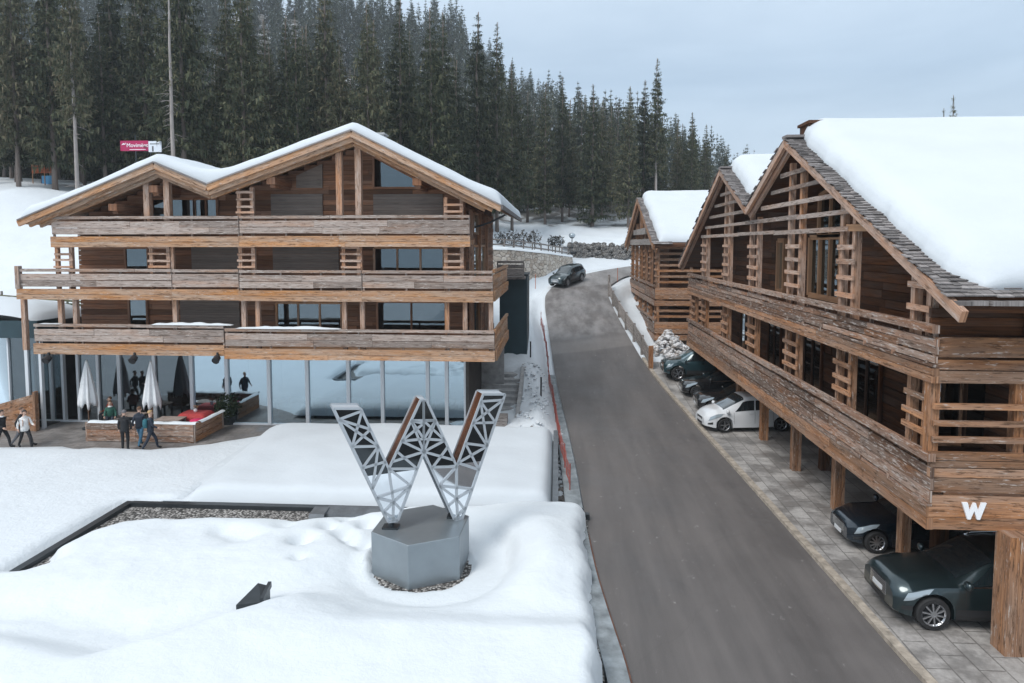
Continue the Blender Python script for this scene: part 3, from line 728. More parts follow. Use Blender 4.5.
def railing(parent, p0, p1, ztop, rail_h=.13, gap=.10, board=.62, nb=2, mats=('wood_rail', 'wood_rail'), sup=1.9, th=.06):
    mb = MB(); boards_run(mb, p0, p1, [(ztop - rail_h, ztop)], .13, seg=(3.5, 6))
    z = ztop - rail_h - gap; zs = []
    for k in range(nb): zs.append((z - board / nb + .012, z)); z -= board / nb
    r = mb.build('railing', mats[1], parent) if False else None
    boards_run(mb, p0, p1, zs, th)
    v0, v1 = Vector((*p0, 0)), Vector((*p1, 0)); L = (v1 - v0).length; n = max(1, int(L / sup)); dn = Vector((-(v1 - v0).y, (v1 - v0).x, 0)).normalized()
    for k in range(n + 1):
        p = v0 + (v1 - v0) * ((k + .02) / (n + .04)); p = p + dn * .075
        mb.box(p.x - .04, p.x + .04, p.y - .04, p.y + .04, z - .12, ztop - rail_h + .005)
    return mb.build('railing', mats[0], parent)
def screen(parent, mat, a, b, fixed, z0, z1, rungs, axis='x', w=.16, rh=.13, name='slat_screen', z1b=None):
    """a pair of posts joined by short boards"""
    mb = MB()
    for c, zt in ((a, z1), (b, z1 if z1b is None else z1b)):
        if axis == 'x': mb.box(c - w / 2, c + w / 2, fixed - w / 2, fixed + w / 2, z0, zt, j=.05)
        else: mb.box(fixed - w / 2, fixed + w / 2, c - w / 2, c + w / 2, z0, zt, j=.05)
    for z in rungs:
        e = w * (.8 if axis == 'y' else .55) + random.uniform(-.03, .05); z += random.uniform(-.03, .03); f = w / 2 + .035
        if axis == 'x': mb.beam((min(a, b) - e, fixed - f, z), (max(a, b) + e, fixed - f, z + random.uniform(-.01, .01)), .06, rh, j=.1)
        else: mb.beam((fixed - f, min(a, b) - e, z), (fixed - f, max(a, b) + e, z + random.uniform(-.015, .015)), .06, rh, j=.1)
    return mb.build(name, mat, parent)
def window(parent, axis, plane, a0, a1, z0, z1, nm=1, frame='wood_wall', glass='glass_dark', fw=.09, poly=None, proud=.10, sill=False):
    """a framed window lying in a plane; frame part with a pane as its sub-part. axis x: faces -y; axis y: faces -x"""
    P = (lambda a, d, z: (a, plane - d, z)) if axis == 'x' else (lambda a, d, z: (plane - d, a, z))
    up = (0, 1, 0) if axis == 'x' else (1, 0, 0)
    mb = MB()
    pts = poly or [(a0, z0), (a1, z0), (a1, z1), (a0, z1)]
    for k in range(len(pts)):
        p, q_ = pts[k], pts[(k + 1) % len(pts)]; mb.beam(P(p[0], proud / 2, p[1]), P(q_[0], proud / 2, q_[1]), proud, fw, up=(0, 0, 1) if abs(p[0] - q_[0]) > abs(p[1] - q_[1]) else up)
    for k in range(1, nm):
        c = a0 + (a1 - a0) * k / nm; mb.beam(P(c, proud / 2 - .002, z0), P(c, proud / 2 - .002, z1), proud * .9, fw * .8, up=up)
    f = mb.build('window', frame, parent)
    mb = MB(); mb.face([P(p[0], .035, p[1]) for p in pts]); mb.face([P(p[0], .03, p[1]) for p in pts][::-1])
    mb.build('pane', glass, f); return f
def snow_mantle(name, parent, roof, q0, q1, axis, T=.5, pr=None, edge_p=.7, edge_q=.7, dp=.16, dq=.25, seed=0, lip=.0, smooth_w=1.0, mat='snow_roof', flatq1=True, ragged=.0):
    """snow lying on a roof line (p, z) swept along q; rounded at its edges. Closed below by the roof surface."""
    pa, pb = pr or (roof[0][0], roof[-1][0])
    ps = np.arange(pa, pb + dp * .5, dp); qs = np.arange(q0, q1 + dq * .5, dq)
    fine = np.r_[0, .01, .03, .07, .13, .22, .34, .5] * edge_q
    qs = np.r_[q0 + fine, qs[qs > q0 + edge_q * .6]]
    finep = np.r_[0, .012, .03, .07, .13, .22, .34, .5] * edge_p
    ps = np.unique(np.round(np.r_[pa + finep, ps[(ps > pa + edge_p * .55) & (ps < pb - edge_p * .55)], pb - finep], 4))
    k = np.linspace(-smooth_w, smooth_w, 21)
    E = lambda d, w: np.sqrt(np.clip(1 - (1 - np.clip(d / w, 0, 1)) ** 2, 0, 1))
    rows = []
    for p in ps:
        r = interp(roof, p); rs = np.mean([interp(roof, min(max(p + t, roof[0][0]), roof[-1][0])) for t in k])
        base = max(r, rs); row = []
        for q in qs:
            rg = ragged * (fbm(p + seed, 5.0, .5, 3)) if ragged else 0
            e = float(E(p - pa, edge_p) * E(pb - p, edge_p) * E(q - q0 - rg * 0, edge_q))
            t = T * (1 + .14 * fbm(p * .8 + seed, q * .8, .35, 3) + .05 * fbm(p + seed, q, 1.3, 2))
            z = r + .012 + (base - r) * min(1, e * 1.5) + t * e
            qq = q + rg * (1 - min(1, (q - q0) / 1.5)) 
            row.append((p, qq, z) if axis == 'y' else (qq, p, z))
        rows.append(row)
    mb = MB(); mb.grid(rows)
    # underside
    rows2 = [[(v[0], v[1], interp(roof, v[0] if axis == 'y' else v[1]) + .006) for v in row] for row in (rows[0], rows[-1])]
    mb.grid([rows2[0], rows[0]]); mb.grid([rows[-1], rows2[1]])
    return mb.build(name, mat, parent, smooth=True)
def shingle_courses(mb, pa, pb, za, zb_, q0, q1, axis, step=.2, w=.24, lift=.0):
    """rows of split shingles on one slope from (pa, za) up to (pb, zb); q = direction along the eave"""
    L = math.hypot(pb - pa, zb_ - za); n = int(L / step); up = Vector(((pb - pa) / L, (zb_ - za) / L))
    nv = Vector((-up.y, up.x)) if up.y * (pb - pa) >= 0 and pb > pa else Vector((up.y, -up.x))
    if nv.y < 0: nv = -nv
    for k in range(n):
        q = q0 + random.uniform(-.1, .02)
        while q < q1:
            ww = w * random.uniform(.6, 1.5); s0 = k * step + random.uniform(-.04, .03); s1 = s0 + step * 1.5
            a = Vector((pa, za)) + up * s0 + nv * (.045 + lift + random.uniform(0, .02)); b = Vector((pa, za)) + up * s1 + nv * (.008 + lift)
            th = nv * .028; qe = min(q1 + .04, q + ww - .012)
            P = lambda v, qq: (v.x, qq, v.y) if axis == 'y' else (qq, v.x, v.y)
            mb.hexa([P(a, q), P(a, qe), P(a + th, qe), P(a + th, q), P(b, q), P(b, qe), P(b + th, qe), P(b + th, q)], step * 1.5, qe - q, .03)
            q += ww

# ---------------------------------------------------------------- chalet on the left
B = thing('timber_chalet', 'wide timber chalet with two snowy gables, three long balconies and a glass ground floor', 'building', (-14, 37, 0))
FY, WY = 30.5, 32.5
RF = [(-24.85, 10.12), (-18.23, 12.72), (-15.8, 11.72), (-9.11, 14.05), (-2.45, 10.72)]
xw0, xw1 = atY(79, 260, WY).x, -4.35
mb = MB(); log_wall(mb, 'x', WY, xw0, xw1, 3.9, 14, [(p[0], p[1] - .15) for p in RF], .24); mb.build('wall', 'wood_wall', B)
mb = MB(); log_wall(mb, 'y', xw1 + .03, WY + .1, 46, 3.7, 10.9, None, .24, .08, 1); mb.build('wall', 'wood_wall', B)
mb = MB(); pts = [(xw0 + .05, 3.6), (xw1 - .05, 3.6), (xw1 - .05, interp(RF, xw1) - .25)] + [(p[0], p[1] - .25) for p in RF[::-1] if xw0 < p[0] < xw1] + [(xw0 + .05, interp(RF, xw0) - .25)]
mb.prism(pts, WY + .09, 46, 'y'); mb.build('wall', 'wood_dark', B)
# roof deck, layered verge boards, shingle edge
mb = MB(); n = len(RF)
mb.prism(RF + [(p[0], p[1] - .16) for p in RF[::-1]], 30.2, 47, 'y'); roofL = mb.build('roof', 'wood_light', B)
mb = MB()
for lay, (dz, dy, h, tr) in enumerate(((-.14, -.06, .26, 0), (-.36, .10, .22, .45), (-.54, .3, .18, .85))):
    for (a, b) in zip(RF[:-1], RF[1:]):
        a2, b2 = Vector((a[0], 30.2 + dy, a[1] + dz)), Vector((b[0], 30.2 + dy, b[1] + dz)); d = (b2 - a2).normalized()
        if a == RF[0]: a2 += d * tr
        if b == RF[-1]: b2 -= d * tr
        mb.beam(a2, b2, .12, h, up=(0, 0, 1), j=.03)
mb.build('verge_board', 'wood_light', roofL)
mb = MB()
for (a, b) in zip(RF[:-1], RF[1:]):
    A, Bv = (a, b) if a[1] < b[1] else (b, a)
    mb.beam((a[0], 30.2, a[1] + .025), (b[0], 30.2, b[1] + .025), .34, .06, j=.05)
mb.beam((RF[-1][0] + .03, 30.0, RF[-1][1] - .06), (RF[-1][0] + .03, 46, RF[-1][1] - .06), .10, .2)
mb.build('shingle_edge', 'shingle', roofL)
snow_mantle('snow_cover', roofL, [(p[0], p[1] + .03) for p in RF], 30.22, 46.5, 'y', T=.44, edge_p=.45, edge_q=.4, smooth_w=1.3)
for (cx_, cy_, w_, h_, z_) in ((-9.4, 36.5, .5, .9, 13.9), (-13.2, 36, 1.1, .6, 12.6)):
    mb = MB(); mb.box(cx_ - w_, cx_ + w_ * .2, cy_, cy_ + .8, z_ - .5, z_ + h_ + .1); mb.box(cx_ - w_ - .06, cx_ + w_ * .2 + .06, cy_ - .06, cy_ + .86, z_ + h_ + .1, z_ + h_ + .2); mb.build('chimney', 'concrete', roofL)
# purlin ends
for px, py in ((122, 208), (277, 182), (420, 183), (162, 190)):
    mb = MB(); p = atY(px, py, 31.2); mb.box(p.x - .2, p.x + .2, 30.5, 32.6, p.z - .16, p.z + .16)
    mb.box(p.x - .12, p.x + .12, 30.7, 32.6, p.z - .3, p.z - .162)
    mb.build('purlin', 'wood_wall', B)
# balconies: slab, light fascia beam, railing
def balcony(x0, x1, ztop, xs=None, yb=None, snowy=False, slab=True):
    zt = ztop
    if slab:
        mb = MB(); mb.box(x0 + .05, x1 - .05, FY + .1, WY, zt - 1.3, zt - 1.08)
        if yb: mb.box(xw1 + .1, x1 - .05, WY + .002, yb - .05, zt - 1.3, zt - 1.08)
        mb.build('balcony_floor', 'wood_light', B)
    for a, b, off in (xs or [(x0, x1, 0)]):
        railing(B, (a, FY), (b, FY), zt + off, nb=2, mats=('wood_rail', 'wood_rail'), board=.6)
        mb = MB(); boards_run(mb, (a - .03, FY - .02), (b + .03, FY - .02), [(zt + off - 1.18, zt + off - .93), (zt + off - 1.42, zt + off - 1.19)], .16, seg=(4, 8), wig=.006); mb.build('fascia_beam', 'wood_light', B)
    if yb:
        railing(B, (x1, FY + .1), (x1, yb), zt, nb=3, mats=('wood_light', 'wood_rail'), board=.66)
        mb = MB(); boards_run(mb, (x1 + .03, FY + .08), (x1 + .03, yb), [(zt - 1.18, zt - .93), (zt - 1.42, zt - 1.19)], .14, seg=(4, 8), wig=.006); mb.build('fascia_beam', 'wood_light', B)
xb = atY(225, 340, FY).x
balcony(-24.6, -2.8, 5.17, [(-24.6, xb - .03, .12), (xb + .03, -2.8, -.02)], 38.2)
xm1, xm2 = atY(172, 280, FY).x, atY(239, 280, FY).x; xm3 = atY(362, 280, FY).x
balcony(-25.3, -2.87, 7.88, [(-25.3, xm1, 0), (xm1 + .03, xm2, 0), (xm2 + .03, xm3, -.03), (xm3 + .03, -2.87, -.03)], 39.0)
xt = atY(239, 225, FY).x
balcony(-23.5, -3.9, 10.32, [(-23.5, xt, 0), (xt + .03, -3.9, .02)])
mb = MB()
for z in (7.35,): mb.box(-25.36, -25.16, FY - .12, FY + .1, 6.95, 8.02)
mb.build('end_post', 'wood_rail', B)
# snow lying on the lowest rail
for a, b, h in ((152, 232, .15), (236, 340, .13), (40, 60, .06)):
    p, q_ = atY(a, 330, FY).x, atY(b, 330, FY).x; zt = 5.29 if a < 225 else 5.15
    mb = MB(); nx, ny = int((q_ - p) / .12), 7; rows = []
    for i in range(nx + 1):
        x = p + (q_ - p) * i / nx; e = math.sqrt(max(0, 1 - abs(2 * i / nx - 1) ** 4)) * (.7 + .5 * fbm(x, 1, 1.1))
        rows.append([(x, FY - .11 + .32 * k / (ny - 1), zt + .004 + h * e * math.sqrt(max(0, 1 - (2 * k / (ny - 1) - 1) ** 2))) for k in range(ny)])
    mb.grid(rows); mb.build('rail_snow', 'snow', B, smooth=True)
# ladders of slats and posts
PY = 30.78
def scr(px0, px1, lvl):
    x0, x1 = atY(px0, 260, PY).x, atY(px1, 260, PY).x
    z0, z1, rg = {'t': (9.2, 11.4, (10.55, 10.85, 11.15, 11.4)), 'm': (6.75, 9.02, (7.98, 8.28, 8.58, 8.9)), 'l': (4.0, 6.5, ())}[lvl]
    if lvl == 't':
        z1 = min(interp(RF, x0), interp(RF, x1)) - .5; rg = [z for z in (10.5, 10.78, 11.08, 11.38, 11.68) if z < z1 - .1]
    screen(B, 'wood_post', x0, x1, PY, z0, z1, rg, rh=.10)
for a, b in ((241, 254), (446, 462)): scr(a, b, 't')
for a, b in ((58, 72), (152, 169), (241, 254), (344, 359), (446, 462)): scr(a, b, 'm')
def post(px, w, z0, z1, y=PY, mat='wood_post'):
    x = atY(px, 260, y).x; mb = MB(); mb.box(x - w / 2, x + w / 2, y - w / 2, y + w / 2, z0, z1, j=.03); mb.build('post', mat, B)
for px in (150, 170, 341, 360): x = atY(px, 200, PY).x; post(px, .27, 9.2, interp(RF, x) - .42)
for px in (22, 59, 74, 174, 243, 257, 344, 362, 447, 465, 491): post(px, .2, 4.0, 6.5)
for px in (173, 361): post(px, .14, 6.75, 9.0)
# windows and shutters
def win(px0, px1, py0, py1, nm, frame='wood_wall', glass='glass_dark', poly=None):
    a, b = atY(px0, py1, WY), atY(px1, py0, WY)
    pl = [(atY(x, y, WY).x, atY(x, y, WY).z) for x, y in poly] if poly else None
    window(B, 'x', WY - .05, a.x, b.x, a.z, b.z, nm, frame, glass, poly=pl)
def shut(px0, px1, py0, py1):
    a, b = atY(px0, py1, WY), atY(px1, py0, WY); mb = MB(); n = max(3, int((b.z - a.z) / .12))
    for k in range(n): mb.box(a.x, b.x, WY - .10, WY - .04, a.z + (b.z - a.z) * k / n + .006, a.z + (b.z - a.z) * (k + 1) / n - .004)
    mb.build('shutter', 'shutter', B)
win(374, 423, 157, 188, 1, poly=[(374, 188), (423, 188), (423, 183), (374, 157)]); shut(272, 323, 194, 216); shut(374, 443, 194, 216)
a_ = [(atY(x, y, WY).x, atY(x, y, WY).z) for x, y in ((297, 188), (323, 188), (323, 164), (297, 176))]
mb = MB(); mb.prism(a_, WY - .10, WY - .03, 'y'); mb.build('shutter', 'shutter', B)
win(154, 172, 199, 217, 1); win(172, 195, 199, 217, 1); win(196, 218, 199, 217, 2)
win(127, 149, 248, 272, 1); shut(193, 239, 244, 273); shut(274, 339, 246, 273); win(375, 444, 248, 272, 3, 'wood_light')
win(131, 148, 299, 332, 1, 'wood_wall'); shut(182, 240, 300, 332); win(278, 342, 303, 332, 3, 'wood_light'); win(378, 446, 302, 332, 2, 'wood_wall')
for y0, y1, z0, z1 in ((34.0, 36.0, 7.2, 8.95), (37.2, 39.2, 7.2, 8.95), (34.2, 36.2, 9.6, 10.6), (34.0, 36.4, 4.3, 6.4)):
    P = MB(); x = xw1 + .16
    for (ya, za), (yb_, zb_) in (((y0, z0), (y1, z0)), ((y1, z0), (y1, z1)), ((y1, z1), (y0, z1)), ((y0, z1), (y0, z0))): P.beam((x, ya, za), (x, yb_, zb_), .1, .1, up=(0, 0, 1) if za == zb_ else (1, 0, 0))
    f = P.build('window', 'wood_light', B); P = MB(); P.face([(x - .03, y0, z0), (x - .03, y1, z0), (x - .03, y1, z1), (x - .03, y0, z1)]); P.build('pane', 'glass_dark', f)
for y in (33.0, 36.6, 40.2):
    mb = MB(); mb.box(xw1 + .1, xw1 + .28, y - .1, y + .1, 3.9, 10.7); mb.build('post', 'wood_post', B)
# rain pipe
mb = MB(); mb.tube([(-2.5, 33, 10.45), (-3.2, 33, 10.1), (-4.0, 33, 9.85)], .05, 6); mb.build('rain_pipe', 'dark_metal', B)
# ground floor glazing with rooms behind
GY_ = 32.8
mx = [atY(px, 400, GY_).x for px in (36, 53, 65, 80, 100, 121, 156, 193, 228, 270, 308, 349, 383, 428, 447, 466)]
for a, b in zip(mx[:-1], mx[1:]):
    if abs(a - mx[2]) < .01: continue                     # the open doorway
    mb = MB(); mb.face([(a + .04, GY_, .1), (b - .04, GY_, .1), (b - .04, GY_, 3.62), (a + .04, GY_, 3.62)]); mb.build('pane', 'glass' if a > -18.5 else 'glass_dark', B)
for k, a in enumerate(mx):
    mb = MB(); wd = .17 if k >= 5 else .13; mb.box(a - wd / 2, a + wd / 2, GY_ - .12, GY_ + .08, .05, 3.66); mb.build('mullion', 'white_metal', B)
mb = MB(); mb.box(mx[0], mx[-1], GY_ - .1, GY_ + .06, .0, .10); mb.box(mx[0], mx[-1], GY_ - .1, GY_ + .06, 3.62, 3.74); mb.build('glazing_rail', 'white_metal', B)
mb = MB(); mb.box(-27, -4.4, GY_ + .1, 39, -.1, .03); mb.box(-27, -4.4, 38.9, 39.1, 0, 3.7); mb.box(-27.1, -27, GY_ + .1, 39, 0, 3.7); mb.box(-4.4, -4.25, GY_ - .2, 46, -.6, 3.7)
mb.box(-16.3, -16.15, 34.5, 39, 0, 3.7); mb.box(-27, -4.4, GY_ + .1, 39, 3.74, 3.86); mb.build('room', 'interior', B)
mb = MB()
for k in range(9):
    x = -15.2 + k * 1.3; mb.box(x, x + .8, 34.6, 35.3, .70, .76); mb.cyl((x + .4, 34.95, .03), (x + .4, 34.95, .7), .05); mb.box(x - .25, x + .02, 34.75, 35.1, .42, .47); mb.box(x - .27, x - .22, 34.75, 35.1, .47, .95)
mb.build('furniture', 'wood_dark', B)
mb = MB(); mb.box(-4.22, -2.95, 37.9, 38.1, -.3, 3.7); mb.build('wall', 'concrete', B)
# dark lift tower behind the balconies, with its little wooden terrace
mb = MB(); mb.box(-3.7, -1.92, 43.9, 47.5, 1.0, 7.0); tw = mb.build('tower_wall', 'tower', B)
mb = MB(); mb.box(-3.75, -1.86, 43.84, 47.55, 7.0, 7.12); mb.build('coping', 'dark_metal', tw)
railing(B, (-3.75, 42.6), (-2.05, 42.6), 8.0, nb=3, board=.7, mats=('wood_grey', 'wood_grey'))
mb = MB(); mb.box(-3.9, -2.0, 42.7, 43.88, 6.85, 7.0); mb.build('balcony_floor', 'wood_grey', B)

t = thing('outdoor_steps', 'concrete steps with low walls beside the right end of the glass front', 'steps', (-3, 36, 0))
mb = MB()
for k in range(9): mb.box(-4.2, -2.05, 33.4 + k * .7, 34.2 + k * .7, -.3, .17 * (k + 1))
mb.build('stairs', 'concrete', t)
mb = MB(); mb.prism([(33.2, -.3), (39.9, 1.2), (39.9, 2.0), (33.2, .55)], -2.03, -1.85, 'x'); mb.build('side_wall', 'concrete', t)
mb = MB(); p = atY(492, 405, 32.6); mb.box(p.x - .75, p.x + .75, 32.2, 33.0, -.1, .75); o = mb.build('planter_box', 'wood_grey'); tag(o, 'grey timber planter box at the foot of the steps by the last glass pane', 'planter')

# three drum lamps under the beam
for px, lb in ((48, 'black drum spotlight under the beam above the open doorway'), (134, 'black drum spotlight under the beam between the two closed parasols'), (217, 'black drum spotlight under the beam near the potted shrub')):
    p = atY(px, 358, 30.3); w_ = thing('wall_lamp', lb, 'lamp', (p.x, 30.3, p.z), 'drum spotlights under the balcony beam')
    mb = MB(); mb.cyl((p.x, 30.12, p.z - .12), (p.x, 30.36, p.z + .02), .17, .15, 14); mb.build('lamp_body', 'black', w_)
    mb = MB(); mb.box(p.x - .03, p.x + .03, 30.3, 30.42, p.z + .05, p.z + .25); mb.build('bracket', 'dark_metal', w_)

# glass annex at the left edge
A = thing('glass_annex', 'low glass pavilion with dark flat roof under a dome of snow at the left edge', 'building', (-26.5, 31, 0))
ax1 = atY(37, 330, 31.2).x; AY = 31.2
mb = MB(); mb.box(-38, ax1, AY, AY + .12, 4.50, 5.34); mb.box(ax1 - .12, ax1, AY + .122, 32.7, 4.48, 5.34); mb.build('fascia', 'tower', A)
mb = MB(); mb.box(-38, ax1 - .13, AY + .14, 36, 4.9, 5.2); mb.build('roof', 'dark_metal', A)
mb = MB(); xs = np.linspace(-38, ax1 - .3, 50); ys = np.linspace(AY + .2, 36, 24); xk = atY(26, 320, 32.5).x - 2.4
mb.grid([[(x, y, 5.2 + 1.12 * math.sqrt(max(0, 1 - (max(0, (x - xk)) / (ax1 - .3 - xk)) ** 2)) * math.sqrt(max(0, 1 - ((y - 33.6) / 2.45) ** 2)) * (1 + .12 * fbm(x, y, .7))) for y in ys] for x in xs]); mb.build('snow_cover', 'snow_roof', A, smooth=True)
xm = [-38, atY(10, 370, AY + .3).x, atY(28, 370, AY + .3).x, ax1 - .1]
for a, b in zip(xm[:-1], xm[1:]):
    mb = MB(); mb.face([(a + .05, AY + .3, .1), (b - .05, AY + .3, .1), (b - .05, AY + .3, 4.5), (a + .05, AY + .3, 4.5)]); mb.build('pane', 'glass_dark', A)
for x, w_ in ((xm[1], .07), (xm[2], .16), (xm[3], .12)):
    mb = MB(); mb.box(x - w_ / 2, x + w_ / 2, AY + .2, AY + .38, 0, 4.5); mb.build('mullion', 'white_metal', A)
mb = MB(); mb.box(-38, ax1 - .3, 35.8, 36, 0, 4.9); mb.box(-38, ax1 - .2, AY + .4, 35.8, -.1, .04); mb.box(ax1 - .4, ax1 - .25, 33, 35.8, 0, 4.9); mb.build('room', 'interior', A)
o = MB(); xa, xb_ = -27.5, atY(35, 400, 31.0).x
o.hexa([Vector((xa, 30.9, .02)), Vector((xa, 31.05, .02)), Vector((xa, 31.05, 1.15)), Vector((xa, 30.9, 1.15)), Vector((xb_, 30.9, .02)), Vector((xb_, 31.05, .02)), Vector((xb_, 31.05, 1.82)), Vector((xb_, 30.9, 1.82))], 4, .2, 1)
o.box(xb_ - .02, xb_ + .1, 30.85, 31.1, .02, 1.95)
tag(o.build('timber_parapet', 'wood_brown'), 'brown timber parapet sloping up along the glass pavilion behind the walkers', 'wall')
# ---------------------------------------------------------------- long lodge on the right
G = thing('timber_lodge', 'long dark timber lodge on pillars with two open gables and deep snow on its roof', 'building', (11, 29, 0))
BX, PX, WX = 8.28, 8.52, 10.3
RG = [(14.45, 7.94), (25.0, 12.72), (29.75, 10.56), (34.6, 12.72), (45.5, 7.75)]
RGi = [(p[0], p[1] - .35) for p in RG]
mb = MB(); log_wall(mb, 'y', WX, 15.6, 43.3, 3.0, 12.6, RGi, .27, .1); mb.build('wall', 'wood_dark', G)
mb = MB(); mb.prism([(15.65, 3.0), (43.2, 3.0)] + [(43.2, interp(RGi, 43.2) - .05)] + [(p[0], p[1] - .05) for p in RGi[::-1] if 15.6 < p[0] < 43.2] + [(15.65, interp(RGi, 15.65) - .05)], WX + .09, 24, 'x'); mb.build('wall', 'wood_dark', G)
# roof
mb = MB(); mb.prism([(p[0], p[1]) for p in RG] + [(p[0], p[1] - .18) for p in RG[::-1]], 8.1, 26, 'x'); rg = mb.build('roof', 'wood_dark', G)
mb = MB()
for a, b in zip([(14.0, 7.73)] + RG[1:-1], RG[1:]):
    mb.beam((8.03, a[0], a[1] - .15), (8.03, b[0], b[1] - .15), .13, .25, j=.03)
    if a[0] > 14.1: mb.beam((8.22, a[0], a[1] - .31), (8.22, b[0], b[1] - .31), .12, .2, j=.03)
    else: mb.beam((8.22, 14.7, 7.74), (8.22, b[0], b[1] - .31), .12, .2, j=.03)
mb.build('verge_board', 'wood_post', rg)
mb = MB()
shingle_courses(mb, 14.35, 25.0, 7.90, 12.72, 7.98, 9.9, 'x', .17)
shingle_courses(mb, 29.75, 34.6, 10.56, 12.72, 7.98, 9.9, 'x', .2)
shingle_courses(mb, 29.75, 25.0, 10.56, 12.72, 7.98, 9.4, 'x', .25)
shingle_courses(mb, 45.5, 34.6, 7.75, 12.72, 7.98, 8.9, 'x', .3)
for k in range(26): mb.box(8.0 + k * .33, 8.31 + k * .33, 14.2 + random.uniform(-.05, .05), 14.6, 7.78, 7.88, j=.1)
mb.build('shingles', 'shingle', rg)
for p in (25.0, 34.6):
    mb = MB(); mb.beam((7.98, p, 12.80), (9.6, p, 12.80), .5, .09); mb.build('ridge_cap', 'shingle', rg)
mb = MB(); mb.box(8.75, 9.95, 24.7, 25.7, 12.6, 13.22); mb.box(8.68, 10.02, 24.62, 25.78, 13.22, 13.32); mb.build('chimney', 'wood_dark', rg)
def snowslope(pa, pb, q0f, seed, T):
    """snow on one near slope; its road-side border runs unevenly along the verge"""
    ps = np.linspace(pa, pb, 90); rows = []
    fine = np.r_[0, .008, .03, .07, .13, .22, .34, .5, .7, .95, 1.3, 1.8, 2.6, 3.6, 5, 7, 9.5, 12.5, 15.5]
    E = lambda d, w: math.sqrt(max(0, 1 - (1 - min(1, max(0, d / w))) ** 2))
    for p in ps:
        r = interp(RG, p); q0 = q0f(p); nz_ = .10 * fbm(p + seed, 2, .5, 3) + .03 * fbm(p + seed, 7, 2.5, 3); row = []
        for s_ in fine:
            q = q0 + s_ + nz_ * math.exp(-s_ * 2.2); e = E(p - pa, 1.0) * E(pb - p + .6, 1.2) * E(s_, .75)
            lay = .03 * math.sin(e * 14) * (1 - e) if e < .99 else 0
            t = T * (1 + .07 * fbm(p * .6 + seed, q * .6, .3, 2)) * e + lay
            top = r + .05 + t
            out = -.22 * (1 - E(p - pa, 1.0)) * 0
            row.append((q, p, max(r + .02, top)))
        rows.append(row)
    # bulging eave lip
    lip = []
    for q, p, z in rows[0]: lip.append((q, p + .1, interp(RG, p + .1) + .01))
    mb = MB(); mb.grid([lip] + rows); return mb
mb = snowslope(14.62, 25.15, lambda p: 8.42 + max(0, 15.3 - p) * .8 + max(0, p - 24.0) * .2, 0, .72); mb.build('snow_cover', 'snow_roof', rg, smooth=True)
mb = snowslope(30.05, 34.75, lambda p: 8.5 + max(0, 31.5 - p) * .25, 4, .75); mb.build('snow_cover', 'snow_roof', rg, smooth=True)
snow_mantle('snow_cover', rg, [(25.0, 12.72), (29.6, 10.62)], 10, 25, 'x', T=.5, smooth_w=.3); snow_mantle('snow_cover', rg, [(34.6, 12.74), (45.2, 7.9)], 9.3, 25, 'x', T=.5, smooth_w=.3)
# balconies
def balc(z0, z1, beam_h, ext=43.5):
    mb = MB(); mb.box(BX + .15, 13, 15.5, ext, z0 + .1, z0 + .3); mb.build('balcony_floor', 'wood_brown', G)
    mb = MB(); boards_run(mb, (BX, 15.35), (BX, ext), [(z0, z0 + beam_h * .5 - .01), (z0 + beam_h * .5, z0 + beam_h)], .17, seg=(4, 8), wig=.01, j=.06); mb.build('fascia_beam', 'wood_brown', G)
    mb = MB(); zt = z1
    boards_run(mb, (BX - .05, 15.3), (BX - .05, ext), [(zt - .17, zt)], .16, seg=(4, 7), wig=.015)
    nb = 3; zb_, ztb = z0 + beam_h + .10, zt - .29; h = (ztb - zb_) / nb
    boards_run(mb, (BX, 15.33), (BX, ext), [(zb_ + k * h + .012, zb_ + (k + 1) * h - .012) for k in range(nb)], .07, seg=(1.6, 4.0), wig=.022, j=.12)
    boards_run(mb, (BX - .03, 15.33), (BX - .03, ext), [(z0 + beam_h + .01, z0 + beam_h + .07)], .12, seg=(3, 6), wig=.01)
    for k in range(19):
        y = 15.6 + k * (ext - 15.8) / 18; mb.box(BX + .05, BX + .13, y - .04, y + .04, z0 + beam_h, zt - .16)
        mb.box(BX - .10, BX - .045, y - .035, y + .035, z0 + beam_h + .02, zb_ + .03)
    mb.build('railing', 'wood_worn', G)
balc(2.7, 4.42, .52); balc(5.98, 7.25, .34)
# paired posts with rungs, and the open lattice of the gables
pairs = [(16.05, 16.75), (20.1, 20.95), (24.45, 25.6), (29.5, 30.6), (34.3, 35.2), (39.3, 40.4)]
for k, (a, b) in enumerate(pairs):
    screen(G, 'wood_brown', a, b, PX, 3.0, 6.0, (4.72, 5.1, 5.5), axis='y', w=.19, rh=.14)
    za, zb_ = interp(RGi, a) - .15, interp(RGi, b) - .15
    screen(G, 'wood_post', a, b, PX, 6.1, za, [z for z in (7.55, 8.05, 8.5, 8.95) if z < min(za, zb_) - .1], axis='y', w=.19, rh=.14, z1b=zb_)
screen(G, 'wood_brown', 42.2, 43.3, PX, 3.0, 6.0, (4.4, 4.8, 5.2, 5.6), axis='y', w=.2)
mb = MB()
for z in (9.48, 9.98, 10.5, 11.03, 11.56):
    for s0, s1 in clip_span(RGi, z + .12, 14.5, 45):
        if z < 9.6: s0, s1 = max(s0, 20.2), min(s1, 41.8)
        boards_run(mb, (PX - .14, s0 + .12), (PX - .14, s1 - .12), [(z - .075, z + .075)], .07, seg=(4, 7), wig=.02, j=.12)
mb.build('gable_lattice', 'wood_rail', G)
mb = MB(); mb.beam((PX - .1, 20.5, 9.5), (PX - .1, 17.9, 9.44), .12, .2); mb.build('tie_beam', 'wood_yellow', G)
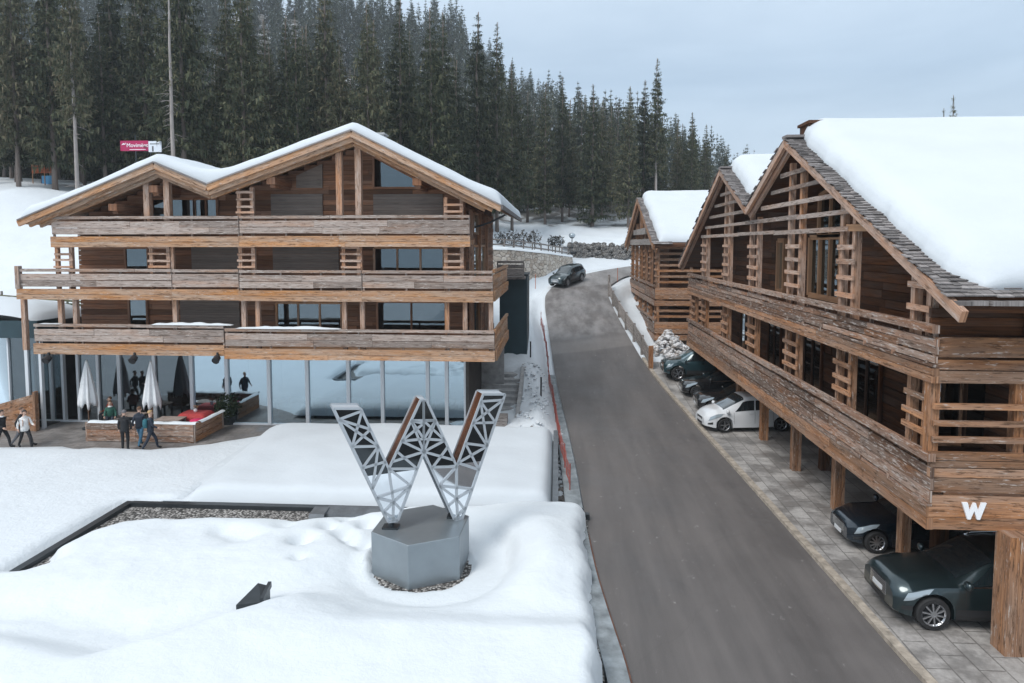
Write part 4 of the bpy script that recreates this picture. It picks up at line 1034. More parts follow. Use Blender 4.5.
# yellow framed glazing behind the near gable, plus doors
window(G, 'y', WX - .06, 25.2, 28.2, 7.0, 9.3, 3, 'wood_yellow', 'glass_dark', .2, proud=.14)
window(G, 'y', WX - .06, 25.2, 27.4, 9.35, 10.9, 2, 'wood_yellow', 'glass_dark', .14, proud=.14, poly=[(25.2, 9.35), (27.4, 9.35), (27.4, 10.9), (25.2, 11.3)])
window(G, 'y', WX - .06, 31.3, 32.2, 6.9, 9.2, 1, 'wood_yellow', 'glass_dark', .2, proud=.14)
for y in (17.5, 22.0, 26.8, 31.6, 36.5): window(G, 'y', WX - .06, y, y + 1.9, 3.3, 5.5, 2, 'wood_dark', 'glass_dark', .1)
# end wall towards the camera
EY = 15.42
mb = MB()
zs = [(2.70, 2.98), (3.0, 3.46), (3.54, 3.86), (3.88, 4.08), (4.10, 4.25), (4.28, 4.44)]
boards_run(mb, (BX - .03, EY), (20, EY), zs, .12, seg=(6, 9), wig=.012, j=.04)
mb.box(8.6, 20, EY + .02, EY + .12, 3.40, 3.56)
boards_run(mb, (BX - .02, EY), (20, EY), [(5.98, 6.25), (6.28, 6.50), (6.56, 6.98)], .12, seg=(6, 9), wig=.012, j=.04)
mb.build('end_wall', 'wood_brown', G)
mb = MB(); boards_run(mb, (BX + .05, EY + .35), (20, EY + .35), [(7.0 + .2 * k, 7.19 + .2 * k) for k in range(3)], .1, seg=(6, 9)); mb.build('end_wall', 'wood_dark', G)
mb = MB(); boards_run(mb, (BX, EY - .02), (20, EY - .02), [(4.66, 4.78), (5.02, 5.14), (5.40, 5.52)], .1, seg=(8, 12), wig=.01); mb.build('slat', 'wood_brown', G)
for x in (8.34, 10.15):
    mb = MB(); mb.box(x - .11, x + .11, EY + .05, EY + .27, 4.4, 6.0); mb.build('post', 'wood_brown', G)
mb = MB(); mb.box(9.0, 20, 17.0, 17.15, 3.0, 6.0); mb.build('end_wall', 'wood_dark', G)
window(G, 'x', 16.96, 8.95, 9.75, 4.2, 5.95, 1, 'wood_brown', 'glass_dark'); window(G, 'x', 16.96, 9.8, 11.2, 4.2, 5.95, 2, 'wood_dark', 'glass_dark')
mb = MB(); mb.beam((8.1, 14.5, 7.72), (26, 14.5, 7.72), .14, .2); mb.build('eave_board', 'wood_dark', rg)
mb = MB()
for k in range(8): mb.beam((8.9 + k * 1.1, 14.6, 7.7), (8.9 + k * 1.1, 15.9, 8.3), .12, .16)
mb.build('rafter', 'wood_dark', rg)
# pillars
def pillar(x0, x1, y0, y1, mat='wood_brown'):
    mb = MB(); n = 3; w_ = (x1 - x0) / n
    for k in range(n): mb.box(x0 + k * w_ + .004, x0 + (k + 1) * w_ - .004, y0, y1, .02, 2.72, j=.01)
    mb.build('pillar', mat, G)
pillar(9.75, 10.4, 14.95, 15.45)
pillar(9.52, 9.78, 19.0, 19.3)
for y in (23.1, 27.2, 31.4, 35.6, 39.8): pillar(9.35, 9.68, y, y + .34)
for y in (19.0, 27.2, 35.6): pillar(10.5, 10.84, y + .1, y + .44, 'wood_dark')
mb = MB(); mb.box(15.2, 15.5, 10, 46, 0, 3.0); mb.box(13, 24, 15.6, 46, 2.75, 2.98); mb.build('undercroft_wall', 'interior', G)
# white letter W on the end wall
o = MB(); a, b = 8.93, 9.45; z0, z1 = 2.96, 3.34; y = EY - .115
sx_ = lambda u: a + (b - a) * u
def wstroke(u0, v0, u1, v1, w): o.hexa([Vector((sx_(u0 - w), y, z0 + (z1 - z0) * v0)), Vector((sx_(u0 + w), y, z0 + (z1 - z0) * v0)), Vector((sx_(u0 + w), y + .04, z0 + (z1 - z0) * v0)), Vector((sx_(u0 - w), y + .04, z0 + (z1 - z0) * v0)),
        Vector((sx_(u1 - w), y, z0 + (z1 - z0) * v1)), Vector((sx_(u1 + w), y, z0 + (z1 - z0) * v1)), Vector((sx_(u1 + w), y + .04, z0 + (z1 - z0) * v1)), Vector((sx_(u1 - w), y + .04, z0 + (z1 - z0) * v1))], .4, .1, .04)
wpoly = [(0, 1), (.23, 1), (.33, .48), (.47, .98), (.56, .98), (.68, .48), (.80, 1), (1, 1), (.76, 0), (.64, 0), (.515, .52), (.37, 0), (.25, 0)]
o = MB(); o.prism([(sx_(u), z0 + (z1 - z0) * v) for u, v in wpoly], y, y + .05, 'y')
tag(o.build('letter_sign', 'sign_white'), 'white letter W mounted on the timber end wall above the near pillar', 'sign')

# ---------------------------------------------------------------- smaller chalet beyond
K = thing('timber_chalet', 'smaller timber chalet with one snow covered gable beside the uphill bend of the road', 'building', (11, 59, 0))
RK = [(50.2, 9.05), (60.6, 13.1), (71.0, 9.1)]; RKi = [(p[0], p[1] - .3) for p in RK]
KX = 7.25
mb = MB(); log_wall(mb, 'y', 8.3, 51.4, 69.5, 1.5, 13, RKi, .3, .1); mb.build('wall', 'wood_dark', K)
mb = MB(); log_wall(mb, 'x', 52.2, 8.3, 18, 1.0, 9.3, None, .3, .1); mb.build('wall', 'wood_dark', K)
mb = MB(); mb.prism([(52.3, 0.5), (69.4, .5), (69.4, 9.2), (60.6, 12.6), (52.3, 9.2)], 8.4, 18, 'x'); mb.build('wall', 'wood_dark', K)
mb = MB(); mb.prism(RK + [(p[0], p[1] - .2) for p in RK[::-1]], 7.05, 19, 'x'); kr = mb.build('roof', 'wood_dark', K)
mb = MB()
for a, b in zip(RK[:-1], RK[1:]):
    mb.beam((7.0, a[0], a[1] - .22), (7.0, b[0], b[1] - .22), .14, .42); mb.beam((7.2, a[0], a[1] - .5), (7.2, b[0], b[1] - .5), .14, .3)
mb.build('verge_board', 'wood_brown', kr)
mb = MB(); shingle_courses(mb, 50.1, 60.6, 9.02, 13.1, 6.95, 8.3, 'x', .3, .3); shingle_courses(mb, 71, 60.6, 9.1, 13.1, 6.95, 7.8, 'x', .4, .35); mb.build('shingles', 'shingle', kr)
snow_mantle('snow_cover', kr, [(p[0], p[1] + .03) for p in [(50.5, 9.17), (60.6, 13.1), (70.8, 9.17)]], 7.42, 18.8, 'x', T=.62, edge_p=1.0, edge_q=.7, smooth_w=1.0, ragged=.12)
for z0, z1 in ((4.5, 6.05), (1.95, 3.5)):
    mb = MB(); mb.box(KX, 8.3, 51.1, 68, z0 + .05, z0 + .2); mb.box(8.3, 12.5, 51.1, 52.2, z0 + .05, z0 + .2); mb.build('balcony_floor', 'wood_brown', K)
    mb = MB(); zz_ = [(z0, z0 + .38), (z0 + .5, z0 + .85), (z0 + .87, z0 + 1.2), (z1 - .17, z1)]
    boards_run(mb, (KX, 51), (KX, 68), zz_, .12, seg=(3, 6)); mb.build('railing', 'wood_worn', K)
    mb = MB(); boards_run(mb, (KX, 51), (13, 51), zz_[:3] + [(z0 + 1.2, z0 + 1.34)], .12, seg=(4, 7)); mb.build('railing', 'wood_brown', K)
for (z0, z1) in ((.8, 2), (3.5, 4.5), (6.05, 9.2)):
    mb = MB(); n = int((z1 - z0) / .42)
    boards_run(mb, (KX + .1, 51.05), (13, 51.05), [(z0 + .12 + k * .42, z0 + .30 + k * .42) for k in range(n)], .1, seg=(6, 9)); mb.build('slat', 'wood_brown', K)
for y in (51.1, 54.5, 57.8, 61.0, 64.2, 67.6):
    screen(K, 'wood_brown', y, y + .9, KX + .22, 1.2, min(interp(RKi, y), interp(RKi, y + .9)) - .1, [2.2 + .45 * k for k in range(15) if not (1.9 < 2.2 + .45 * k < 3.5 or 4.4 < 2.2 + .45 * k < 6.1)], axis='y', w=.2)
for x in (9.9, 12.4):
    mb = MB(); mb.box(x - .1, x + .1, 51.12, 51.32, .8, 9.1); mb.build('post', 'wood_brown', K)
mb = MB(); boards_run(mb, (KX - .05, 53), (KX - .05, 68), [(9.0, 9.5)], .12); boards_run(mb, (KX - .05, 56.5), (KX - .05, 65), [(9.9, 10.4)], .12); mb.build('gable_lattice', 'wood_grey', K)
mb = MB(); mb.box(9.75, 10.3, 50.2, 50.7, .5, 3.6); tag(mb.build('service_pillar', 'tower'), 'dark teal service pillar between the small chalet and the black pickup', 'pillar')
# ---------------------------------------------------------------- spruces
def conifer_mesh(H, R, seed, whorls, nb, spr, z0f=.12, gap=0.0, needles='needles', sprw=.26):
    rs = random.Random(seed); mb = MB()
    z = H * z0f
    wh = []
    for k in range(whorls):
        t = (k + rs.uniform(-.4, .4)) / whorls; wh.append(max(0, min(.985, t)))
    side = [rs.uniform(.75, 1.15) for _ in range(8)]
    for t in wh:
        z = H * (z0f + (1 - z0f) * t); rad = R * (min(1, (1 - t) ** .85 * 1.05)) * (.62 + .38 * min(1, t * 5 + .25))
        for b in range(nb):
            if rs.random() < gap + (.25 if t < .12 else 0): continue
            az = rs.uniform(0, 2 * PI); L = rad * rs.uniform(.55, 1.12) * side[int(az / (2 * PI) * 8) % 8] + .12
            ca, sa = math.cos(az), math.sin(az); dr = rs.uniform(.15, .5) * (1 - t * .9)
            n = max(2, int(spr * (L / R) + 1.5))
            tip = None
            for s in range(n):
                u = (s + rs.random()) / n
                r = L * (.10 + .90 * u); zz = z - dr * L * u + .28 * L * u * u + .1 * rs.uniform(-1, 1)
                c = Vector((ca * r, sa * r, zz)); ln_ = sprw * rs.uniform(.55, 1.25) * (1.25 - .35 * t) * (R / 2.6) ** .5
                ln_ *= 1 - .65 * max(0, (t - .72) / .28)
                ang = az + rs.uniform(-1.1, 1.1); d = Vector((math.cos(ang), math.sin(ang), rs.uniform(-.75, .05))).normalized()
                sd = Vector((-math.sin(ang), math.cos(ang), rs.uniform(-.5, .5))) * ln_ * rs.uniform(.28, .5)
                tip = c + d * ln_ * 1.6
                mb.face([c - sd * .6, c + sd * .6, tip + sd * .25, tip - sd * .25])
                if rs.random() < .75:               # hanging twig
                    dn = Vector((rs.uniform(-.2, .2), rs.uniform(-.2, .2), -1)) * ln_ * rs.uniform(.9, 1.7); s2 = Vector((math.cos(ang), math.sin(ang), 0)) * ln_ * .32
                    mb.face([c - s2, c + s2, c + dn + s2 * .2, c + dn - s2 * .2])
    for k in range(5):
        a = k * 1.257; mb.face([(0, 0, H), (.10 * math.cos(a), .1 * math.sin(a), H - .5), (.22 * math.cos(a + .4), .22 * math.sin(a + .4), H - 1.1)])
    return mb
def trunk_mesh(H, r, seed, stubs=18, z1=1.0):
    rs = random.Random(seed); mb = MB()
    n = 9; pts = [(rs.uniform(-.05, .05) * k * .3, rs.uniform(-.05, .05) * k * .3, -1.2 + (H * z1 + 1.2) * k / (n - 1)) for k in range(n)]
    mb.tube(pts, [r * (1.25 if k == 0 else 1) * (1 - .88 * k / (n - 1)) + .012 for k in range(n)], 7)
    for k in range(stubs):
        z = rs.uniform(1.5, H * .5); a = rs.uniform(0, 2 * PI); L = rs.uniform(.4, 1.6); p = Vector((0, 0, z))
        d = Vector((math.cos(a), math.sin(a), rs.uniform(-.5, .1))); mb.tube([p, p + d * L * .5, p + d * L + Vector((0, 0, -.15))], [.035, .022, .008], 4)
    return mb
VAR = []
SP = 'spruces standing thick in the forest behind the chalets'
for i, (H, R, z0f, gp, bk) in enumerate([(24, 3.4, .10, .04, 'bark'), (21, 2.8, .14, .10, 'bark'), (27, 4.0, .18, .08, 'bark'), (18, 3.0, .05, .02, 'bark'), (24, 2.3, .32, .2, 'bark_pale'), (26, 3.3, .12, .12, 'bark')]):
    r = thing('spruce', 'x', 'tree', (0, 0, 0)); trunk_mesh(H, .24, i, 26).build('trunk', bk, r, smooth=True)
    conifer_mesh(H, R, 50 + i, int(H * 2.4), 10, 16, z0f, gp).build('crown', 'needles', r, fixn=False)
    VAR.append((r, H, [False]))
# a dead standing trunk
r = thing('spruce', 'x', 'tree', (0, 0, 0)); trunk_mesh(27, .25, 77, 60).build('trunk', 'bark_pale', r, smooth=True); conifer_mesh(27, 1.3, 99, 34, 4, 4, .45, .35).build('crown', 'needles', r, fixn=False); VAR.append((r, 27, [False]))
CNT = [0]
def place_tree(v, x, y, H=None, label=None, group=SP, wide=1.0):
    r, h0, used = VAR[v]; s = (H or h0) / h0; z = gz(x, y)
    o = r if not used[0] else dup(r); used[0] = True
    o.location = (x, y, z - .1); o.rotation_euler = (0, 0, random.uniform(0, 2 * PI)); o.scale = (s * wide, s * wide, s)
    o['label'] = label or 'tall dark spruce standing thick among its neighbours in the forest behind the chalets'; 
    if group: o['group'] = group
    elif 'group' in o: del o['group']
    CNT[0] += 1; return o
taken = []
def hero(px, py_top, y, v, label, wide=1.0):
    x = (px - 557) / 683 * y * 1.0; x = atY(px, 245, y).x; z = gz(x, y); top = atY(px, py_top, y).z
    taken.append((x, y)); return place_tree(v, x, y, top - z + .1, label, None, wide)
hero(655, 58, 100, 4, 'tallest spruce against the sky above the smaller chalet, pale bare lower trunk')
hero(643, 80, 102, 1, 'slim spruce just left of the tallest one above the smaller chalet')
hero(628, 86, 98, 0, 'dense spruce left of the slim one, standing over the bend of the road')
hero(592, 84, 99, 3, 'dark cone shaped spruce in the middle of the gap above the parked road bend')
hero(562, 76, 104, 5, 'brownish spruce behind the street lamp')
hero(545, 82, 101, 0, 'dark spruce left of the one behind the street lamp')
hero(497, 22, 88, 5, 'tall thin topped spruce over the right end of the large gable roof')
hero(478, 12, 86, 1, 'tallest spruce over the right end of the large gable roof')
hero(512, 62, 92, 2, 'spruce with broad brown skirt right of the large gable roof')
hero(690, 112, 112, 3, 'bushy spruce behind the roof of the smaller chalet, right of the tallest one')
hero(704, 124, 118, 0, 'spruce at the right tail of the wood above the far lodge gable')
hero(676, 118, 110, 5, 'spruce just right of the pale trunk above the snow of the smaller chalet')
hero(80, -70, 61.5, 4, 'pale thin trunk standing in front of the dark wood on the left snow slope', .8)
hero(176, -60, 62, 6, 'bare pale grey dead trunk rising behind the small left gable', 1)
hero(187, -90, 66, 2, 'thick double trunk spruce with feet on the snow behind the left roof slope')
hero(22, -60, 67, 2, 'large spruce with dark trunk at the left edge above the snow slope')
hero(58, -80, 68, 0, 'large drooping spruce between the two trunks on the left snow slope')
hero(150, -80, 74, 5, 'broad drooping spruce directly behind the pink sign')
hero(118, -50, 76, 3, 'dark dense spruce left of the pink sign')
hero(247, -40, 66, 0, 'broad olive spruce behind the valley between the two left gables')
hero(300, 10, 68, 5, 'brown green spruce behind the left slope of the large gable')
hero(370, 2, 68, 2, 'wide olive spruce behind the ridge of the large gable')
hero(432, 8, 72, 1, 'lighter green spruce with visible pale trunk right of the large ridge')
hero(402, -2, 75, 0, 'tall dark spruce right behind the ridge of the large gable')
hero(457, 60, 80, 3, 'shorter dark spruce between the tall ones right of the large ridge')
rt = random.Random(5); tries = 0
def okspot(x, y, dmin):
    return all((x - a) ** 2 + (y - b) ** 2 > dmin * dmin for a, b in taken)
n0 = 0
while n0 < 125 and tries < 20000:
    tries += 1
    y = rt.uniform(66, 128); px = rt.uniform(-40, 725); x = atY(px, 245, y).x
    front = np.interp(px, [-40, 60, 130, 230, 330, 450, 500, 560, 640, 725], [68, 68, 74, 70, 68, 76, 92, 98, 98, 106])
    if y < front or pdist(np.array(x), np.array(y), CEN) < 7 or not okspot(x, y, 3.3): continue
    top = np.interp(px, [0, 400, 470, 520, 600, 660, 725], [-200, -60, 30, 90, 100, 110, 135]); zg = gz(x, y)
    Hmax = CH + (245 - top) / 683 * y * 1.0 - zg; H = rt.uniform(17, 27) if px < 470 else rt.uniform(13, 21)
    H = min(H, Hmax + rt.uniform(-3, 1)); 
    if H < 9: continue
    taken.append((x, y)); place_tree(rt.choice([0, 1, 2, 3, 5, 5, 4] if px > 100 else [0, 2, 5, 1]), x, y, H, wide=rt.uniform(.9, 1.2)); n0 += 1
# spruces on the mountain side behind: smaller in the picture, one mesh each
FAR = []
for i, (H, R) in enumerate([(17, 3.0), (19, 2.8), (14, 2.8)]):
    mb = conifer_mesh(H, R, 200 + i, 26, 6, 4, .03, .0, sprw=.55); n_ = len(mb.f); mb.cyl((0, 0, -1.5), (0, 0, H * .96), .2, .03, 5, mi=1, caps=False)
    o = mb.build('spruce', ['needles_far', 'bark'], None, fixn=False); FAR.append((o, H))
FARG = 'spruces on the mountain side beyond the near forest'
fp = []
tries = 0
while len(fp) < 1500 and tries < 60000:
    tries += 1
    y = 118 + 230 * rt.random() ** .9; px = rt.uniform(-60, 800); x = atY(px, 245, y).x
    if any((x - a) ** 2 + (y - b) ** 2 < 9 for a, b in fp[-300:]): continue
    H = 20; z = gz(x, y); py = 245 - (z + H - CH) / y * 683
    lim = np.interp(px, [400, 440, 500, 530, 600, 660, 700, 765, 800], [-60, -10, 52, 70, 92, 112, 126, 150, 154])
    if py < lim - 6 or py < -70: continue
    fp.append((x, y)); fp_z = z
    fp[-1] = (x, y)
def vis(p): return p[1]
fp.sort(key=vis)
first = [True] * 3
for k, (x, y) in enumerate(fp[:150]):
    i = rt.randrange(3); o, h0 = FAR[i]
    c = o if first[i] else o.copy()
    if not first[i]: COL.objects.link(c)
    first[i] = False; s = rt.uniform(.75, 1.1); c.location = (x, y, gz(x, y)); c.scale = (s, s, s * rt.uniform(.92, 1.12)); c.rotation_euler = (0, 0, rt.uniform(0, 6.28))
    tag(c, 'small spruce on the snowy mountain side beyond the near forest', 'tree', FARG)
me0 = [np.array([v.co[:] for v in o.data.vertices]) for o, h in FAR]; fc0 = [[tuple(p.vertices) for p in o.data.polygons] for o, h in FAR]
mb = MB()
for k, (x, y) in enumerate(fp[150:]):
    i = rt.randrange(3); a = rt.uniform(0, 6.28); s = rt.uniform(.75, 1.1); V = me0[i] * s; c, s_ = math.cos(a), math.sin(a)
    b0 = len(mb.v); mb.v += np.c_[V[:, 0] * c - V[:, 1] * s_ + x, V[:, 0] * s_ + V[:, 1] * c + y, V[:, 2] + gz(x, y)].tolist()
    mb.f += [tuple(b0 + q for q in f) for f in fc0[i]]
me = bpy.data.meshes.new('distant_forest'); me.from_pydata(mb.v, [], mb.f); me.materials.append(MATS['needles_far'])
o = bpy.data.objects.new('distant_forest', me); COL.objects.link(o); tag(o, 'far mass of spruces high on the mountain side', 'forest', kind='stuff')
# two tops peeping over the lodge roof
for px, py, y, lb in ((947, 94, 60, 'lone spruce top peeping over the snowy lodge roof'), (938, 107, 64, 'tiny spruce tip left of the lone top over the lodge roof')):
    x = atY(px, 245, y).x; z = gz(x, y); top = atY(px, py, y).z; place_tree(3, x, y, top - z, lb, None, .6)
# ---------------------------------------------------------------- cars
def make_car(name, label, spec, group=None):
    """local frame: +x is the nose, ground at z = 0, centre of the wheelbase at x = 0"""
    g = spec.get; L, W = spec['L'], spec['W']; hw = W / 2; fo, ro, wb = spec['fo'], spec['ro'], L - spec['fo'] - spec['ro']
    xf, xr = wb / 2 + fo, -wb / 2 - ro; wr = spec['wr']; ra = wr + .075
    zb0 = spec['clear']; car = thing(name, label, 'car', (0, 0, 0), group)
    def curve(pts):
        P = np.array(pts, float); xs_ = np.linspace(P[0, 0], P[-1, 0], 400); ys_ = np.interp(xs_, P[:, 0], P[:, 1]); k = max(3, int(.22 / (xs_[1] - xs_[0]))) | 1
        ys_ = np.convolve(np.pad(ys_, k // 2, mode='edge'), np.ones(k) / k, 'valid'); return lambda x: float(np.interp(x, xs_, ys_))
    top = curve([(xr + (xf - xr) * t, z) for t, z in spec['top']]); belt = curve([(xr + (xf - xr) * t, z) for t, z in spec['belt']])
    wid = curve([(xr, .80), (xr + .12, .90), (xr + .5, .985), (0, 1.0), (xf - .85, .985), (xf - .35, .92 if not g('boxy') else .955), (xf - .10, .80 if not g('boxy') else .88), (xf, .66 if not g('boxy') else .76)])
    whl = (wb / 2, -wb / 2)
    cow, rf, rb, rw = [xr + (xf - xr) * t for t in spec['cab']]       # cowl, roof front, roof back, rear screen foot
    def low(x):
        z = zb0 + .10 * max(0, (x - xf + .5) / .5) + .14 * max(0, (xr + .5 - x) / .5)
        for w in whl:
            d = abs(x - w)
            if d < ra: z = max(z, wr + math.sqrt(ra * ra - d * d) * 1.0)
        return z
    def section(x):
        w = hw * wid(x); zt, zb = top(x), belt(x); lo = low(x); zb = min(zb, zt - .02)
        gh = max(0, min(1, (zt - zb - .06) / .3))                 # 0 on the bonnet, 1 in the cabin
        lo = min(lo, zb - .16)
        mid = max(lo + .03, zb0 + (zb - zb0) * .48)
        wt = w * (.80 * (1 - gh) + spec['tumble'] * gh)
        e = .10 * max(0, (x - xf + .12) / .12)
        return [(0, lo), (w * .90, lo), (w * .985, lo + .03), (w * 1.0, mid), (w * .995, zb - .13), (w * .955, zb), (wt + (w * .93 - wt) * .12 * gh, zb + (zt - .07 - zb) * .86 * gh + (1 - gh) * (zt - zb) * .55), (wt * .86, zt - .018 * gh - .012), (wt * .45, zt - .002), (0, zt)]
    xs = set(np.linspace(xr, xf, 46).tolist())
    for w in whl:
        for a in np.linspace(0, PI, 17): xs.add(w + math.cos(a) * ra * .999)
        xs.add(w + ra + .004); xs.add(w - ra - .004)
    for v in (.01, .03, .06, .1, .15): xs.add(xf - v); xs.add(xr + v)
    xs = sorted(xs)
    mb = MB(); rows = []
    def nose(x, pts):
        k = max(0, 1 - (xf - x) / .10); k2 = max(0, 1 - (x - xr) / .08); k = max(k, k2) ** 2
        zc = (zb0 + pts[-1][1]) / 2
        return [(y * (1 - .05 * k), z + (zc - z) * .13 * k) for y, z in pts]
    secs = {}
    for x in xs:
        pts = nose(x, section(x)); secs[x] = pts
        rows.append([(x, -y, z) for y, z in pts[::-1]][:-1] + [(x, y, z) for y, z in pts])
    mb.grid(rows); n = len(rows[0])
    mb.face(rows[0]); mb.face(rows[-1][::-1])
    body = mb.build('body', spec['paint'], car, smooth=True, sharp=38)
    # surface lookup for patches
    def surf(x, s, side):
        pts = nose(x, section(x)); k = min(int(s), len(pts) - 2); f = s - k
        return Vector((x, side * (pts[k][0] + (pts[k + 1][0] - pts[k][0]) * f), pts[k][1] + (pts[k + 1][1] - pts[k][1]) * f))
    def patch(nm, mat, xa, xb, sa, sb, side=1, off=.006, nx=10, ns=5, xtop=None, parent=None, wrap=False):
        """xa..xb at the lower edge, xtop=(xa,xb) at the upper edge"""
        P = []; mb = MB()
        for j in range(nx + 1):
            r = []
            for k in range(ns + 1):
                v = k / ns; u = j / nx
                a0 = xa + ((xtop or (xa, xb))[0] - xa) * v; b0 = xb + ((xtop or (xa, xb))[1] - xb) * v; x = a0 + (b0 - a0) * u; s = sa + (sb - sa) * v
                if wrap:
                    y = (2 * u - 1); x = a0 + (b0 - a0) * .5; 
                p = surf(x, s, side); e = .01
                dx = surf(min(xf, x + e), s, side) - surf(max(xr, x - e), s, side); ds = surf(x, min(8.99, s + .05), side) - surf(x, max(0, s - .05), side)
                nn = dx.cross(ds) * side
                nn = nn.normalized() if nn.length > 1e-9 else Vector((0, side, 0))
                if nn.y * side < -.2 or nn.z < -.6: nn = -nn
                r.append(p + nn * off)
            P.append(r)
        mb.grid(P); return mb.build(nm, mat, parent or car, smooth=True)
    # windscreen and rear screen span the full width
    def screen_(nm, x0, x1, mat='car_window', inset=.10):
        mb = MB(); P = []
        for j in range(9):
            v = inset * .5 + (1 - inset) * j / 8; x = x0 + (x1 - x0) * v; r = []
            for side, ss in ((-1, np.linspace(6.35, 9, 8)), (1, np.linspace(9, 6.35, 8)[1:])):
                for s in ss:
                    p = surf(x, min(8.999, s), side); d = surf(x + .03, min(8.999, s), side) - surf(x - .03, min(8.999, s), side); nz = Vector((-d.z, 0, d.x)).normalized(); nz.z = abs(nz.z); nz.x = abs(nz.x) * (1 if x1 < x0 and nm == 'windscreen' else -1)
                    r.append(p + nz * .012)
            P.append(r)
        mb.grid(P); return mb.build(nm, mat, car, smooth=True)
    screen_('windscreen', cow, rf, spec.get('glass', 'car_window'))
    if rb - rw > .05: screen_('rear_window', rw, rb)
    for side in (-1, 1):
        sp = spec['sides']
        for (a, b, c, d) in sp:
            f = lambda t: xr + (xf - xr) * t
            patch('side_window', 'car_window', f(a), f(b), 5.12, 5.93, side, .008, 8, 4, (f(c), f(d)))
        f = lambda t: xr + (xf - xr) * t
        # door shut lines and handles
        for t in spec['doors']:
            patch('door_seam', 'black', f(t), f(t) + .012, 2.6, 5.0, side, .003, 1, 8)
        for t in spec['handles']:
            p = surf(f(t), 4.35, side); mb = MB(); mb.box(p.x - .09, p.x + .09, p.y - .01 * side, p.y + .03 * side, p.z - .015, p.z + .015); mb.build('door_handle', spec.get('trim', 'plastic'), car)
        patch('sill', 'plastic', -wb / 2 + ra + .03, wb / 2 - ra - .03, 1.6, spec.get('sill', 2.75), side, .008, 6, 3)
        if g('chrome'): patch('window_trim', 'chrome', f(sp[0][0]), f(sp[-1][1]), 4.98, 5.09, side, .010, 12, 1)
        # lamps
        hl = spec['lamp']; patch('headlight', 'lamp_glass', xf - hl[0], xf - hl[1], hl[2], hl[3], side, .010, 10, 5, (xf - hl[0] - .16, xf - hl[1] - .10))
        patch('tail_light', 'tail', xr + .06, xr + .35, 3.6, 4.9, side, .010, 6, 4)
        if g('fog'): patch('fog_lamp', 'plastic', xf - .36, xf - .14, 2.6, 3.1, side, .008, 5, 3)
        # mirror
        p = surf(cow - .28, 5.1, side); mb = MB(); m0 = len(mb.v)
        mb.lathe([(.02, -.02), (.085, .0), (.10, .08), (.085, .16), (.03, .19)], (0, 0, 0), 10, 'y')
        mb.v = [(p.x + .1 + v[0] * .8, p.y + side * (.03 + v[1]), p.z + .08 + v[2]) for v in mb.v]
        mb.build('mirror', spec.get('mirror', spec['paint']), car, smooth=True)
        for w in whl:
            c = (w, side * (hw - .115), wr); mb = MB()
            tw_ = .115; rr = wr * spec.get('rimr', .66)
            mb.lathe([(rr, -tw_), (wr * .93, -tw_), (wr, -tw_ * .75), (wr, tw_ * .75), (wr * .93, tw_), (rr, tw_), (rr * .97, 0), (rr, -tw_)], (w, side * (hw - .12), wr), 28, 'y', caps=False)
            wh = mb.build('wheel', 'tyre', car, smooth=True, sharp=40)
            mb = MB(); ns = spec.get('spokes', 10); yo = side * (hw - .12 + tw_ - .035)
            for k in range(28):
                a0, a1 = 2 * PI * k / 28, 2 * PI * (k + 1) / 28; r0, r1 = rr * .90, rr * 1.01
                q_ = [(w + r0 * math.cos(a0), yo, wr + r0 * math.sin(a0)), (w + r1 * math.cos(a0), yo + side * .03, wr + r1 * math.sin(a0)), (w + r1 * math.cos(a1), yo + side * .03, wr + r1 * math.sin(a1)), (w + r0 * math.cos(a1), yo, wr + r0 * math.sin(a1))]
                mb.face(q_)
            for k in range(ns):
                a = 2 * PI * k / ns + .2; mb.beam((w + .04 * math.cos(a), yo + side * .01, wr + .04 * math.sin(a)), (w + rr * .95 * math.cos(a), yo + side * .004, wr + rr * .95 * math.sin(a)), .035, .045 if ns > 6 else .075, up=(0, 1, 0))
            mb.cyl((w, yo - side * .02, wr), (w, yo + side * .025, wr), .055, .05, 12)
            mb.build('rim', 'rim', wh)
            mb = MB(); mb.cyl((w, yo - side * .07, wr), (w, yo - side * .035, wr), rr * .97, rr * .97, 24); mb.build('brake_disc', 'black', wh)
    # face: grille, plate, lower intake
    zt = top(xf - .05); 
    def facebox(nm, mat, y0, y1, z0, z1, d=.03, xo=0.0, slats=0, parent=None):
        mb = MB(); n_ = 8
        P = []
        for j in range(n_ + 1):
            y = y0 + (y1 - y0) * j / n_; x = xf + xo + d - .05 * (abs(y) / (hw * .66)) ** 2 * .8
            P.append((x, y))
        for a, b in zip(P[:-1], P[1:]):
            if slats:
                for k in range(slats):
                    za = z0 + (z1 - z0) * k / slats; zc = za + (z1 - z0) / slats * .55
                    mb.hexa([Vector((a[0] - .05, a[1], za)), Vector((a[0], a[1], za)), Vector((a[0], a[1], zc)), Vector((a[0] - .05, a[1], zc)), Vector((b[0] - .05, b[1], za)), Vector((b[0], b[1], za)), Vector((b[0], b[1], zc)), Vector((b[0] - .05, b[1], zc))], .1, .05, .05)
            else:
                mb.hexa([Vector((a[0] - .06, a[1], z0)), Vector((a[0], a[1], z0)), Vector((a[0], a[1], z1)), Vector((a[0] - .06, a[1], z1)), Vector((b[0] - .06, b[1], z0)), Vector((b[0], b[1], z0)), Vector((b[0], b[1], z1)), Vector((b[0] - .06, b[1], z1))], .1, .05, .05)
        return mb.build(nm, mat, parent or car)
    gr = spec['grille']; G0 = facebox('grille', 'black', -gr[0], gr[0], gr[1], gr[2], .012)
    facebox('grille_bars', spec.get('gtrim', 'chrome'), -gr[0] * .97, gr[0] * .97, gr[1] + .03, gr[2] - .02, .02, 0, gr[3], parent=G0)
    facebox('intake', 'black', -hw * .60, hw * .60, zb0 + .12, zb0 + .24, .012)
